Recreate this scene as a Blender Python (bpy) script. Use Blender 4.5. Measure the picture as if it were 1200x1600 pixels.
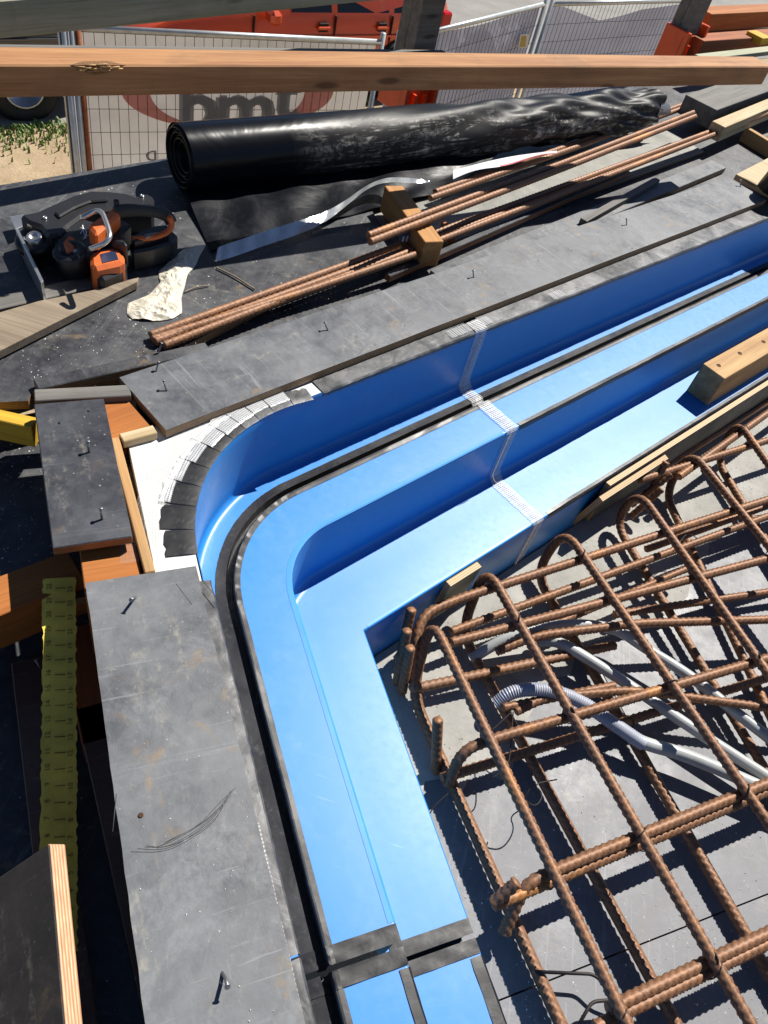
import bpy, bmesh, math, random
import numpy as np
from mathutils import Matrix, Vector
random.seed(7); np.random.seed(7)
for o in list(bpy.data.objects): bpy.data.objects.remove(o)
scn = bpy.context.scene
col = scn.collection
rad = math.radians

# ------------------------------------------------------------------ camera
F, PITCH, ROLL, H = 1209.0, rad(47.5), rad(17.0), 1.0
_f = np.array([0, math.cos(PITCH), -math.sin(PITCH)])
_u0 = np.array([0, math.sin(PITCH), math.cos(PITCH)]); _r0 = np.array([1.0, 0, 0])
_R = math.cos(ROLL)*_r0 + math.sin(ROLL)*_u0
_U = -math.sin(ROLL)*_r0 + math.cos(ROLL)*_u0
cam_d = bpy.data.cameras.new('camera'); cam = bpy.data.objects.new('camera', cam_d); col.objects.link(cam)
cam_d.sensor_fit = 'VERTICAL'; cam_d.sensor_height = 36.0; cam_d.lens = F/1600*36
cam_d.clip_start = 0.02; cam_d.clip_end = 500
m = Matrix.Identity(4)
for i in range(3):
    m[i][0], m[i][1], m[i][2] = _R[i], _U[i], -_f[i]
m[2][3] = H
cam.matrix_world = m
scn.camera = cam

# ------------------------------------------------------------------ sky, sun, exposure
SUN_AZ, SUN_EL = 63.0, 52.0            # direction the light comes from (math angle from +X)
w = bpy.data.worlds.new('World'); scn.world = w; w.use_nodes = True
nt = w.node_tree; bg = nt.nodes['Background']
sky = nt.nodes.new('ShaderNodeTexSky'); sky.sky_type = 'NISHITA'; sky.sun_disc = False
sky.sun_elevation = rad(SUN_EL); sky.sun_rotation = rad(90-SUN_AZ)
sky.altitude = 800; sky.air_density = 0.75; sky.dust_density = 0.2; sky.ozone_density = 4.0
nt.links.new(sky.outputs[0], bg.inputs[0]); bg.inputs[1].default_value = 0.050
sl = bpy.data.lights.new('sun', 'SUN'); sl.energy = 5.0; sl.angle = rad(0.53); sl.color = (1.0, 0.955, 0.88)
sun = bpy.data.objects.new('sun', sl); col.objects.link(sun)
sd = Vector((math.cos(rad(SUN_EL))*math.cos(rad(SUN_AZ)), math.cos(rad(SUN_EL))*math.sin(rad(SUN_AZ)), math.sin(rad(SUN_EL))))
sun.rotation_euler = sd.to_track_quat('Z', 'Y').to_euler(); sun.location = sd*20
scn.view_settings.view_transform = 'Standard'; scn.view_settings.look = 'None'
scn.view_settings.exposure = 0.62; scn.view_settings.gamma = 1.0
scn.render.resolution_x, scn.render.resolution_y = 768, 1024

# ------------------------------------------------------------------ geometry helpers
def at(x, y, z=0.0):
    """point of the plane at height z that the survey picture shows at (x, y)"""
    d = _f + (x-600)/F*_R - (y-800)/F*_U
    t = (z-H)/d[2]
    return np.array([t*d[0], t*d[1], z])

def tag(o, label=None, cat=None, group=None, kind=None):
    if label: o['label'] = label
    if cat: o['category'] = cat
    if group: o['group'] = group
    if kind: o['kind'] = kind
    return o

def empty(name, loc, label=None, cat=None, group=None, rz=0):
    o = bpy.data.objects.new(name, None); col.objects.link(o)
    o.location = loc; o.rotation_euler = (0, 0, rz); o.empty_display_size = .05
    tag(o, label, cat, group); return o

def _local(parent):
    return parent.matrix_basis.inverted() if parent is not None else None

def mesh(name, verts, faces, mat, parent=None, smooth=False, origin=None, mw=None, bevel=0, uv=None):
    """one mesh object; verts are world coordinates (or local ones when mw is given)"""
    me = bpy.data.meshes.new(name)
    v = [tuple(map(float, p)) for p in verts]
    if mw is None:
        o0 = Vector(origin) if origin is not None else Vector((sum(p[0] for p in v)/len(v), sum(p[1] for p in v)/len(v), min(p[2] for p in v)))
        v = [(p[0]-o0[0], p[1]-o0[1], p[2]-o0[2]) for p in v]
        mw = Matrix.Translation(o0)
    me.from_pydata(v, [], [tuple(f) for f in faces])
    if bevel:
        bm = bmesh.new(); bm.from_mesh(me)
        bmesh.ops.bevel(bm, geom=bm.edges[:], offset=bevel, segments=1, affect='EDGES', clamp_overlap=True)
        bm.to_mesh(me); bm.free()
    if smooth:
        me.polygons.foreach_set('use_smooth', [True]*len(me.polygons))
    if mat is not None: me.materials.append(mat)
    o = bpy.data.objects.new(name, me); col.objects.link(o)
    if parent is not None:
        pm = parent.matrix_basis.copy()
        if parent.parent is not None: pm = parent.parent.matrix_basis @ pm
        o.parent = parent; o.matrix_basis = pm.inverted() @ mw
    else:
        o.matrix_basis = mw
    me.update(); return o

BOXF = [(0,3,2,1),(4,5,6,7),(0,1,5,4),(1,2,6,5),(2,3,7,6),(3,0,4,7)]
def boxv(x0,x1,y0,y1,z0,z1):
    return [(x0,y0,z0),(x1,y0,z0),(x1,y1,z0),(x0,y1,z0),(x0,y0,z1),(x1,y0,z1),(x1,y1,z1),(x0,y1,z1)]

def frame(p0, p1):
    p0 = Vector(p0); p1 = Vector(p1)
    x = (p1-p0).normalized(); y = Vector((0,0,1)).cross(x).normalized(); z = x.cross(y)
    mw = Matrix.Identity(4)
    for i in range(3): mw[i][0], mw[i][1], mw[i][2], mw[i][3] = x[i], y[i], z[i], p0[i]
    return mw, (p1-p0).length

def plank(name, p0, p1, p2, z, th, mat, parent=None, bevel=.0015, z1=None, roll=0, wob=0, cuts=0, width=None):
    """rectangular board: top edge p0-p1, width up to p2 (picture points on height z), thickness th"""
    a = at(*p0, z); b = at(*p1, z if z1 is None else z1); 
    mw, L = frame(a, b)
    if width is None:
        c = Vector(at(*p2, z)); wd = (mw.inverted() @ c).y
    else: wd = width
    if roll: mw = mw @ Matrix.Rotation(rad(roll), 4, 'X')
    y0, y1 = min(0, wd), max(0, wd)
    if wob:
        n = 24; V = []; Fc = []
        for i in range(n+1):
            x = L*i/n
            dz = wob*math.sin(3.1*i/n+1)
            e0 = random.uniform(-1,1)*.0006; e1 = random.uniform(-1,1)*.0006
            if i in (0,n): x += random.uniform(-1,1)*.001
            V += [(x,y0+e0,-th+dz),(x,y1+e1,-th+dz),(x,y1+e1,dz),(x,y0+e0,dz)]
        for i in range(n):
            q = 4*i
            for k in range(4): Fc.append((q+k, q+(k+1)%4, q+4+(k+1)%4, q+4+k))
        Fc += [(3,2,1,0),(4*n,4*n+1,4*n+2,4*n+3)]
        Fc = [f[::-1] for f in Fc]
        return mesh(name, V, Fc, mat, parent, mw=mw, bevel=0)
    return mesh(name, boxv(0,L,y0,y1,-th,0), BOXF, mat, parent, mw=mw, bevel=bevel)

def prism(name, pts, z0, z1, mat, parent=None, bevel=0, smooth=False):
    """upright prism over world outline pts [(x,y)]"""
    n = len(pts)
    A = sum(pts[i][0]*pts[(i+1)%n][1]-pts[(i+1)%n][0]*pts[i][1] for i in range(n))
    if A < 0: pts = pts[::-1]
    V = [(p[0],p[1],z0) for p in pts]+[(p[0],p[1],z1) for p in pts]
    Fc = [tuple(range(n-1,-1,-1)), tuple(range(n,2*n))]+[(i,(i+1)%n,n+(i+1)%n,n+i) for i in range(n)]
    return mesh(name, V, Fc, mat, parent, bevel=bevel, smooth=smooth)

def pprism(name, px, zt, th, mat, parent=None, bevel=0):
    return prism(name, [tuple(at(x,y,zt)[:2]) for x,y in px], zt-th, zt, mat, parent, bevel)

def resample(P, ds):
    P = np.array(P, float); s = np.r_[0, np.cumsum(np.linalg.norm(np.diff(P,axis=0),axis=1))]
    n = max(2, int(round(s[-1]/ds))+1); t = np.linspace(0, s[-1], n)
    return np.stack([np.interp(t, s, P[:,k]) for k in range(3)],1), t

def rounded(P, it=4, r=None):
    """corner-cut a polyline; r limits how far from a corner the cut starts"""
    P = np.array(P, float)
    if r:
        Q = [P[0]]
        for i in range(1,len(P)-1):
            a, b = P[i-1]-P[i], P[i+1]-P[i]; la, lb = np.linalg.norm(a), np.linalg.norm(b)
            ra, rb = min(r, la*.48), min(r, lb*.48)
            p, q = P[i]+a/la*ra, P[i]+b/lb*rb
            for k in range(9):
                t = k/8; Q.append((1-t)**2*p+2*t*(1-t)*P[i]+t*t*q)
        Q.append(P[-1]); return np.array(Q)
    for _ in range(it):
        Q = [P[0]]
        for i in range(len(P)-1): Q += [P[i]*.75+P[i+1]*.25, P[i]*.25+P[i+1]*.75]
        Q.append(P[-1]); P = np.array(Q)
    return P

def tube(name, P, r, mat, parent=None, n=10, ds=None, rib=None, rough=0.0, flat=1.0, rfun=None):
    """swept tube; rib=(pitch, height) raises oblique reinforcing ribs"""
    P = np.array(P, float)
    if ds: P, S = resample(P, ds)
    else: S = np.r_[0, np.cumsum(np.linalg.norm(np.diff(P,axis=0),axis=1))]
    T = np.gradient(P, axis=0); T /= np.linalg.norm(T,axis=1)[:,None]
    up = np.array([0,0,1.0])
    if abs(T[0]@up) > .9: up = np.array([1.0,0,0])
    N = up - T[0]*(up@T[0]); N /= np.linalg.norm(N); Ns = [N]
    for i in range(1,len(P)):
        N = N - T[i]*(N@T[i]); N = N/np.linalg.norm(N); Ns.append(N)
    Ns = np.array(Ns); B = np.cross(T, Ns)
    th = np.arange(n)/n*2*math.pi
    rr = np.full((len(P), n), r)
    if rfun is not None: rr = rr*np.array([rfun(s/S[-1]) for s in S])[:,None]
    if rib:
        ph0 = random.random()*6
        ph = S[:,None]/rib[0] + np.where(th<math.pi, th, th-math.pi)[None,:]/math.pi*1.9
        c = np.cos(2*math.pi*ph)
        rr = rr + rib[1]*np.clip((c-.35)*2.6,0,1)*np.clip(np.abs(np.sin(th))*1.4,0,1)[None,:]
        rr = rr + rib[1]*.8*(np.abs(np.sin(th))[None,:]<.2)
    if rough: rr = rr*(1+rough*(np.random.rand(*rr.shape)-.5))
    V = P[:,None,:] + rr[:,:,None]*(np.cos(th)[None,:,None]*Ns[:,None,:]*flat + np.sin(th)[None,:,None]*B[:,None,:])
    V = V.reshape(-1,3).tolist(); Fc = []
    for i in range(len(P)-1):
        q = i*n
        for k in range(n):
            k2 = (k+1)%n; Fc.append((q+k, q+k2, q+n+k2, q+n+k))
    Fc.append(tuple(range(n-1,-1,-1))); q = (len(P)-1)*n; Fc.append(tuple(range(q,q+n)))
    o = mesh(name, V, Fc, mat, parent, smooth=True)
    return o

def grid(name, fn, nu, nv, mat, parent=None, smooth=True):
    V = [fn(i/nu, j/nv) for i in range(nu+1) for j in range(nv+1)]
    Fc = [(i*(nv+1)+j, (i+1)*(nv+1)+j, (i+1)*(nv+1)+j+1, i*(nv+1)+j+1) for i in range(nu) for j in range(nv)]
    return mesh(name, V, Fc, mat, parent, smooth=smooth)

def lathe(name, prof, n, mat, mw, parent=None, smooth=True, cap=True):
    """prof [(r,z)] turned about local Z of mw"""
    V = []; Fc = []
    for r,z in prof:
        for k in range(n):
            t = 2*math.pi*k/n; V.append((r*math.cos(t), r*math.sin(t), z))
    for i in range(len(prof)-1):
        for k in range(n):
            k2 = (k+1)%n; Fc.append((i*n+k, i*n+k2, (i+1)*n+k2, (i+1)*n+k))
    if cap:
        Fc.append(tuple(range(n-1,-1,-1))); q=(len(prof)-1)*n; Fc.append(tuple(range(q,q+n)))
    return mesh(name, V, Fc, mat, parent, mw=mw, smooth=smooth)

# ------------------------------------------------------------------ materials
class MT:
    def __init__(s, name):
        s.m = bpy.data.materials.new(name); s.m.use_nodes = True; s.t = s.m.node_tree
        s.b = s.t.nodes['Principled BSDF']; s.tc = s.n('ShaderNodeTexCoord'); s.obj = s.tc.outputs['Object']
    def n(s, ty, **k):
        nd = s.t.nodes.new(ty)
        for a, v in k.items():
            if a.startswith('_'): setattr(nd, a[1:], v)
        return nd
    def set(s, nd, key, v):
        i = nd.inputs[key]
        if isinstance(v, bpy.types.NodeSocket): s.t.links.new(v, i)
        else: i.default_value = v if not (isinstance(v, tuple) and len(v)==3 and i.type=='RGBA') else (*v,1)
    def bs(s, **k):
        names = dict(color='Base Color', rough='Roughness', metal='Metallic', spec='Specular IOR Level', coat='Coat Weight', coatr='Coat Roughness', alpha='Alpha', normal='Normal', trans='Transmission Weight', ior='IOR', sheen='Sheen Weight')
        for a, v in k.items(): s.set(s.b, names[a], v)
    def map(s, scale=(1,1,1), src=None, loc=(0,0,0), rot=(0,0,0)):
        nd = s.n('ShaderNodeMapping'); s.set(nd,'Vector', src or s.obj); nd.inputs['Scale'].default_value = scale; nd.inputs['Location'].default_value = loc; nd.inputs['Rotation'].default_value = rot
        return nd.outputs[0]
    def noise(s, scale, det=4, rough=.55, dist=0, vec=None):
        nd = s.n('ShaderNodeTexNoise'); s.set(nd,'Vector', vec or s.obj); s.set(nd,'Scale',scale); s.set(nd,'Detail',det); s.set(nd,'Roughness',rough); s.set(nd,'Distortion',dist)
        return nd.outputs[0]
    def vor(s, scale, feat='F1', vec=None, out='Distance', rnd=1.0):
        nd = s.n('ShaderNodeTexVoronoi', _feature=feat); s.set(nd,'Vector', vec or s.obj); s.set(nd,'Scale',scale); s.set(nd,'Randomness',rnd)
        return nd.outputs[out]
    def wave(s, scale, dist=0, det=2, vec=None, dirn='X', prof='SIN'):
        nd = s.n('ShaderNodeTexWave', _bands_direction=dirn, _wave_profile=prof); s.set(nd,'Vector', vec or s.obj); s.set(nd,'Scale',scale); s.set(nd,'Distortion',dist); s.set(nd,'Detail',det)
        return nd.outputs['Fac']
    def ramp(s, fac, stops, interp='LINEAR'):
        nd = s.n('ShaderNodeValToRGB'); s.set(nd,'Fac',fac); nd.color_ramp.interpolation = interp
        el = nd.color_ramp.elements
        while len(el) < len(stops): el.new(.5)
        for e,(p,c) in zip(el, stops):
            e.position = p; e.color = (c,c,c,1) if isinstance(c,(int,float)) else (*c,1)
        return nd.outputs[0]
    def mix(s, f, a, b, bt='MIX'):
        nd = s.n('ShaderNodeMix', _data_type='RGBA', _blend_type=bt); s.set(nd,0,f)
        for k,v in ((6,a),(7,b)):
            if isinstance(v, bpy.types.NodeSocket): s.t.links.new(v, nd.inputs[k])
            else: nd.inputs[k].default_value = (v,v,v,1) if isinstance(v,(int,float)) else (*v,1)
        return nd.outputs[2]
    def math(s, op, a, b=0.0):
        nd = s.n('ShaderNodeMath', _operation=op); s.set(nd,0,a); s.set(nd,1,b); return nd.outputs[0]
    def xyz(s, src):
        nd = s.n('ShaderNodeSeparateXYZ'); s.set(nd,0,src); return nd.outputs
    def bump(s, h, dist=.001, strength=1.0):
        nd = s.n('ShaderNodeBump'); s.set(nd,'Height',h); s.set(nd,'Distance',dist); s.set(nd,'Strength',strength)
        s.set(s.b,'Normal',nd.outputs[0]); return nd.outputs[0]
    def rnd(s):
        return s.n('ShaderNodeObjectInfo').outputs['Random']

def film_ply(name, dark, dust, amt=.5, speck=.35, edge=((.42,.27,.14),(.2,.12,.065)), scale=1.0, stain=.5, rough=.5):
    t = MT(name)
    dn = t.ramp(t.noise(5*scale,9,.65,.6), [(.35,0),(.72,1)])
    d2 = t.ramp(t.noise(38*scale,5,.7,.3), [(.4,0),(.75,1)])
    dd = t.math('MULTIPLY', t.math('ADD', dn, t.math('MULTIPLY', d2, .45)), amt)
    c = t.mix(dd, dark, dust)
    sc = t.ramp(t.noise(1,6,.6,1.2,vec=t.map((90,3,9),rot=(0,0,.5))), [(.62,0),(.70,.55)])
    c = t.mix(t.math('MULTIPLY',sc,.5), c, tuple(min(1,x*1.5+.02) for x in dust))
    st = t.math('MULTIPLY', t.ramp(t.noise(9*scale,3,.5,1.5), [(.63,0),(.70,1)]), t.ramp(t.noise(60,4), [(.4,0),(.6,1)]))
    c = t.mix(t.math('MULTIPLY',st,stain), c, (.24,.16,.07))
    for rot_,sc_ in ((1.9,(70,2.2,9)),(-.35,(120,4,9)),(2.7,(50,1.6,9))):
        s2 = t.ramp(t.noise(1,5,.55,.9,vec=t.map(sc_,rot=(0,0,rot_),loc=(rot_,3*rot_,0))), [(.66,0),(.69,.6),(.72,0)])
        c = t.mix(t.math('MULTIPLY',s2,.55), c, tuple(min(1,x*1.7+.03) for x in dust))
    pat = t.ramp(t.noise(3.3,5,.7,1.6), [(.52,0),(.60,1)])
    c = t.mix(t.math('MULTIPLY',t.math('MULTIPLY',pat,t.ramp(t.noise(90,4,.7),[(.35,0),(.65,1)])),.5*amt), c, tuple(min(1,x*1.35) for x in dust))
    dk_ = t.ramp(t.noise(13,5,.7,.9), [(.62,0),(.72,1)])
    c = t.mix(t.math('MULTIPLY',dk_,.35), c, tuple(x*.55 for x in dark))
    yl = t.math('MULTIPLY', t.ramp(t.noise(1,6,.7,1.0,vec=t.map((7,26,20),rot=(0,0,.9))), [(.56,0),(.66,1)]), t.ramp(t.noise(75,4,.7),[(.45,0),(.62,1)]))
    c = t.mix(t.math('MULTIPLY',yl,.5*amt), c, (.36,.33,.25))
    cm = t.math('MULTIPLY', t.ramp(t.noise(26,6,.75,.4), [(.66,0),(.70,1)]), t.ramp(t.noise(2.6,3), [(.45,0),(.6,1)]))
    c = t.mix(t.math('MULTIPLY',cm,stain), c, (.42,.38,.30))
    vm = t.vor(70, vec=t.map((1,1,1)))
    sp = t.math('MULTIPLY', t.ramp(vm, [(.0,1),(.10,1),(.14,0)]), t.ramp(t.noise(14,4,.6), [(.52,0),(.62,1)]))
    c = t.mix(t.math('MULTIPLY',sp,speck), c, (.7,.68,.64))
    nz = t.math('ABSOLUTE', t.xyz(t.tc.outputs['Normal'])[2])
    z = t.xyz(t.obj)[2]
    lay = t.math('FRACT', t.math('MULTIPLY', z, 1/.0042))
    ev = t.noise(1,5,.6,.2,vec=t.map((40,40,500)))
    e = t.mix(t.ramp(lay,[(.42,0),(.5,1),(.92,1),(1,0)]), edge[0], edge[1])
    e = t.mix(t.ramp(ev,[(.35,.55),(.65,0)]), e, tuple(x*.45 for x in edge[1]))
    isf = t.math('GREATER_THAN', nz, .6)
    t.bs(color=t.mix(isf, e, c), rough=t.math('ADD', t.math('MULTIPLY',dd,.35), rough-.12), spec=.45)
    hb = t.math('ADD', t.math('MULTIPLY', t.noise(220,3,.6),.3), t.math('MULTIPLY',d2,.5))
    t.bump(hb, .0006, .5)
    return t.m

def wood(name, ca, cb, dirt=(.08,.06,.045), dirtamt=.3, rough=.7, knots=True, sc=1.0):
    t = MT(name)
    off = t.n('ShaderNodeVectorMath', _operation='ADD'); t.set(off,0,t.obj)
    cx = t.n('ShaderNodeCombineXYZ'); r = t.rnd()
    for i in range(3): t.set(cx,i,t.math('MULTIPLY',r,(3.7,2.1,1.3)[i]))
    t.t.links.new(cx.outputs[0], off.inputs[1]); v = off.outputs[0]
    g1 = t.noise(1,5,.6,.35,vec=t.map((2.2*sc,42*sc,42*sc),src=v))
    g2 = t.noise(1,4,.7,.1,vec=t.map((7,240,240),src=v))
    c = t.mix(t.ramp(g1,[(.32,0),(.68,1)]), ca, cb)
    c = t.mix(t.math('MULTIPLY',t.ramp(g2,[(.45,0),(.75,1)]),.45), c, tuple(x*.5 for x in cb))
    big = t.ramp(t.noise(5,6,.65,.8,vec=v),[(.5,0),(.75,1)])
    c = t.mix(t.math('MULTIPLY',big,dirtamt), c, dirt)
    if knots:
        kv = t.vor(1, vec=t.map((3.2,13,13),src=v))
        kn = t.ramp(kv,[(0,1),(.07,1),(.13,0)])
        c = t.mix(t.math('MULTIPLY',kn,.75), c, tuple(x*.28 for x in cb))
    crk = t.ramp(t.noise(1,3,.5,.4,vec=t.map((1.5,60,60),src=v)),[(.27,1),(.3,0)])
    c = t.mix(t.math('MULTIPLY',crk,.7), c, tuple(x*.18 for x in cb))
    t.bs(color=c, rough=rough, spec=.3)
    t.bump(t.math('SUBTRACT',t.math('ADD', t.math('MULTIPLY',g2,.6), t.math('MULTIPLY',g1,.5)),t.math('MULTIPLY',crk,.8)), .0011, .6)
    return t.m

def plain(name, c, rough=.5, metal=0, spec=.5, bump=None, var=.15, coat=0):
    t = MT(name)
    n = t.ramp(t.noise(18,6,.6,.3),[(.3,0),(.7,1)])
    t.bs(color=t.mix(n, tuple(x*(1-var) for x in c), tuple(min(1,x*(1+var)) for x in c)), rough=rough, metal=metal, spec=spec)
    if coat: t.bs(coat=coat, coatr=.08)
    if bump: t.bump(t.noise(bump[0],4,.6,.2), bump[1], bump[2])
    return t.m

def m_blue():
    t = MT('blue_gelcoat')
    n = t.noise(6,5,.6,.4); n2 = t.noise(60,4,.6)
    c = t.mix(t.ramp(n,[(.3,0),(.7,1)]), (.012,.190,.54), (.014,.200,.565))
    dust = t.math('MULTIPLY', t.ramp(t.noise(11,7,.7,.8),[(.5,0),(.8,1)]), t.ramp(n2,[(.35,.2),(.7,1)]))
    c = t.mix(t.math('MULTIPLY',dust,.10), c, (.6,.66,.72))
    ring = t.ramp(t.vor(42),[(.0,0),(.24,0),(.27,1),(.31,0)])
    rm = t.ramp(t.noise(7,2),[(.56,0),(.64,1)])
    c = t.mix(t.math('MULTIPLY',t.math('MULTIPLY',ring,rm),.10), c, (.01,.07,.25))
    scr = t.ramp(t.noise(1,4,.6,.8,vec=t.map((8,130,20),rot=(0,0,.7))),[(.68,0),(.74,1)])
    c = t.mix(t.math('MULTIPLY',scr,.10), c, (.75,.8,.85))
    t.bs(color=c, rough=t.mix(t.ramp(n2,[(.3,0),(.7,1)]), .38, .46), spec=.6, coat=.04, coatr=.15)
    t.bump(t.math('ADD',t.noise(9,3,.5),t.math('MULTIPLY',t.noise(300,3),.06)), .0016, .10)
    return t.m

def m_blacktape():
    t = MT('black_tape')
    n = t.ramp(t.noise(9,7,.6,.8),[(.42,0),(.8,1)]); d = t.ramp(t.noise(70,4,.7),[(.55,0),(.8,1)])
    c = t.mix(t.math('MULTIPLY',n,.8),(.006,.006,.008),(.022,.022,.024))
    t.bs(color=t.mix(t.math('MULTIPLY',d,.12),c,(.4,.39,.37)), rough=t.mix(n,.40,.55), spec=.4)
    t.bump(t.math('ADD',t.math('MULTIPLY',t.noise(35,3,.5,.8),.35),t.noise(7,2,.5,1.2)), .0025, .45)
    return t.m

def m_foil():
    t = MT('foil_tape')
    n = t.ramp(t.noise(8,6,.6,1.0),[(.38,0),(.72,1)])
    fib = t.ramp(t.noise(1,3,.6,.3,vec=t.map((60,60,60))),[(.5,0),(.7,1)])
    c = t.mix(n,(.055,.057,.06),(.14,.14,.145)); c = t.mix(t.math('MULTIPLY',fib,.15),c,(.35,.35,.35))
    t.bs(color=c, metal=.35, rough=t.mix(n,.36,.55), spec=.5)
    t.bump(t.math('ADD',t.noise(26,3,.5,1.4),t.math('MULTIPLY',t.noise(8,2,.5,1),2.0)), .002, .3)
    return t.m

def m_strap():
    """clear reinforced strapping tape: white yarns across a clear film"""
    t = MT('strapping_tape')
    xx = t.xyz(t.obj); wob = t.math('MULTIPLY', t.noise(30,3), .004)
    x = t.math('ADD', t.math('MULTIPLY', t.math('SINE', t.math('MULTIPLY', t.math('ADD', t.math('SUBTRACT', xx[0], xx[2]), wob), 2*math.pi/.0052)), .5), .5)   # yarns lie across the strip, wherever it folds
    y = t.wave(30, 1.5, 2, dirn='Y')
    st = t.ramp(x,[(.38,0),(.55,1)])
    n = t.noise(40,4,.6)
    fac = t.math('MULTIPLY', t.math('ADD', t.math('MULTIPLY',st,.52), .10), t.ramp(n,[(.2,.75),(.6,1)]))
    t.bs(color=(.66,.67,.69), rough=.30, spec=.5, alpha=fac)
    t.bump(x,.0006,.8)
    return t.m

def m_rust():
    t = MT('rusty_steel'); wv = t.n('ShaderNodeVectorMath', _operation='ADD'); t.set(wv,0,t.obj)
    cx = t.n('ShaderNodeCombineXYZ'); r = t.rnd()
    for i in range(3): t.set(cx,i,t.math('MULTIPLY',r,(5.1,3.3,2.7)[i]))
    t.t.links.new(cx.outputs[0], wv.inputs[1]); v = wv.outputs[0]
    n = t.ramp(t.noise(70,6,.7,.4,vec=v),[(.3,0),(.72,1)]); n2 = t.ramp(t.noise(9,5,.6,.5,vec=v),[(.35,0),(.68,1)])
    c = t.mix(n,(.085,.040,.021),(.29,.135,.062))
    c = t.mix(t.math('MULTIPLY',n2,.6), c, (.13,.075,.050))
    c = t.mix(t.ramp(t.noise(5,4,.6,.6,vec=v),[(.60,0),(.72,.7)]), c, (.52,.22,.055))
    c = t.mix(t.ramp(t.noise(24,4,.7,vec=v),[(.62,0),(.75,.5)]), c, (.05,.03,.024))
    pt = t.n('ShaderNodeNewGeometry').outputs['Pointiness']
    c = t.mix(t.ramp(pt,[(.44,.85),(.50,.35),(.54,0)]), c, (.045,.022,.013))
    c = t.mix(t.ramp(pt,[(.515,0),(.56,.35)]), c, (.42,.21,.10))
    t.bs(color=c, rough=.55, metal=.2, spec=.5)
    t.bump(t.noise(420,3,.6),.0006,.8)
    return t.m

def m_concrete(name, c0, c1, pit=1.0, rough=.9):
    t = MT(name)
    n = t.ramp(t.noise(7,8,.65,.4),[(.3,0),(.7,1)])
    c = t.mix(n,c0,c1)
    c = t.mix(t.math('MULTIPLY',t.ramp(t.noise(28,4,.6),[(.55,0),(.75,1)]),.35), c, tuple(x*.6 for x in c0))
    p = t.ramp(t.vor(85),[(0,1),(.14,.8),(.2,0)])
    pm = t.ramp(t.noise(20,3),[(.5,0),(.6,1)])
    pf = t.math('MULTIPLY',t.math('MULTIPLY',p,pm),pit)
    c = t.mix(t.math('MULTIPLY',pf,.6), c, tuple(x*.3 for x in c0))
    t.bs(color=c, rough=rough, spec=.3)
    t.bump(t.math('SUBTRACT',t.math('MULTIPLY',t.noise(60,6,.7),.7),pf), .003, .7)
    return t.m

def m_weave(name, a0, a1):
    t = MT(name); x = t.wave(70,.5,1,dirn='X'); y = t.wave(70,.5,1,dirn='Y'); n = t.noise(20,4,.6)
    k = t.math('MULTIPLY', t.math('MAXIMUM', t.ramp(x,[(.5,0),(.8,1)]), t.ramp(y,[(.6,0),(.85,.7)])), t.ramp(n,[(.3,.4),(.6,1)]))
    t.bs(color=(.74,.76,.78), rough=.3, spec=.6, alpha=t.math('ADD',t.math('MULTIPLY',k,a1),a0)); return t.m
MAT = {}
MAT['weave'] = m_weave('woven_tape', .30, .42); MAT['weave_foam'] = m_weave('woven_tape_on_foam', .06, .22)
bpy.data.materials['woven_tape_on_foam'].node_tree.nodes['Principled BSDF'].inputs['Base Color'].default_value = (.45,.46,.46,1)
MAT['blue'] = m_blue(); MAT['btape'] = m_blacktape(); MAT['foil'] = m_foil(); MAT['strap'] = m_strap(); MAT['rust'] = m_rust()
MAT['ply_grey'] = film_ply('dusty_film_ply', (.058,.062,.072), (.175,.182,.192), .78, .12, stain=.5)
MAT['ply_dark'] = film_ply('dark_film_ply', (.016,.017,.022), (.12,.122,.128), .62, .85, stain=.4)
MAT['ply_black'] = film_ply('black_film_ply', (.012,.013,.019), (.075,.08,.095), .6, .35, edge=((.42,.17,.06),(.24,.09,.035)), stain=.15)
MAT['ply_brown'] = film_ply('brown_film_ply', (.085,.045,.032), (.17,.11,.08), .6, .3, stain=.2)
MAT['ply_pale'] = film_ply('pale_worn_ply', (.17,.17,.15), (.30,.29,.26), .6, .1, stain=.2)
MAT['ply_green'] = film_ply('greenish_ply', (.16,.20,.12), (.30,.30,.22), .6, .0, edge=((.62,.42,.22),(.32,.19,.09)), stain=.3)
MAT['ply_blacknew'] = film_ply('fresh_black_ply', (.02,.021,.022), (.07,.07,.07), .5, .1, edge=((.72,.50,.27),(.45,.27,.12)), stain=.2)
MAT['ply_soffit'] = film_ply('smooth_grey_ply', (.125,.13,.145), (.205,.205,.215), .7, .3, stain=.15, rough=.55)
MAT['pine'] = wood('pine', (.52,.33,.15), (.36,.20,.08), dirtamt=.15)
MAT['warm_pine'] = wood('warm_pine', (.50,.26,.095), (.36,.165,.055), dirtamt=.15)
MAT['pine_pale'] = wood('pale_pine', (.58,.47,.30), (.42,.31,.17), dirtamt=.15)
MAT['orange_wood'] = wood('orange_primed_pine', (.42,.155,.035), (.30,.095,.02), dirtamt=.12)
MAT['red_wood'] = wood('red_brown_timber', (.38,.125,.045), (.25,.075,.03), dirtamt=.2)
MAT['brown_wood'] = wood('brown_timber', (.47,.25,.11), (.29,.13,.055), dirtamt=.4)
MAT['green_wood'] = wood('treated_green_pine', (.42,.42,.31), (.30,.31,.20), dirtamt=.35)
MAT['grey_wood'] = wood('weathered_grey_timber', (.20,.19,.17), (.11,.105,.10), dirtamt=.35)
MAT['drift_wood'] = wood('weathered_brown_plank', (.30,.24,.17), (.18,.14,.10), dirtamt=.35)
MAT['yellow_wood'] = wood('yellow_painted_timber', (.62,.40,.035), (.50,.30,.03), dirtamt=.12, knots=False)
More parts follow.
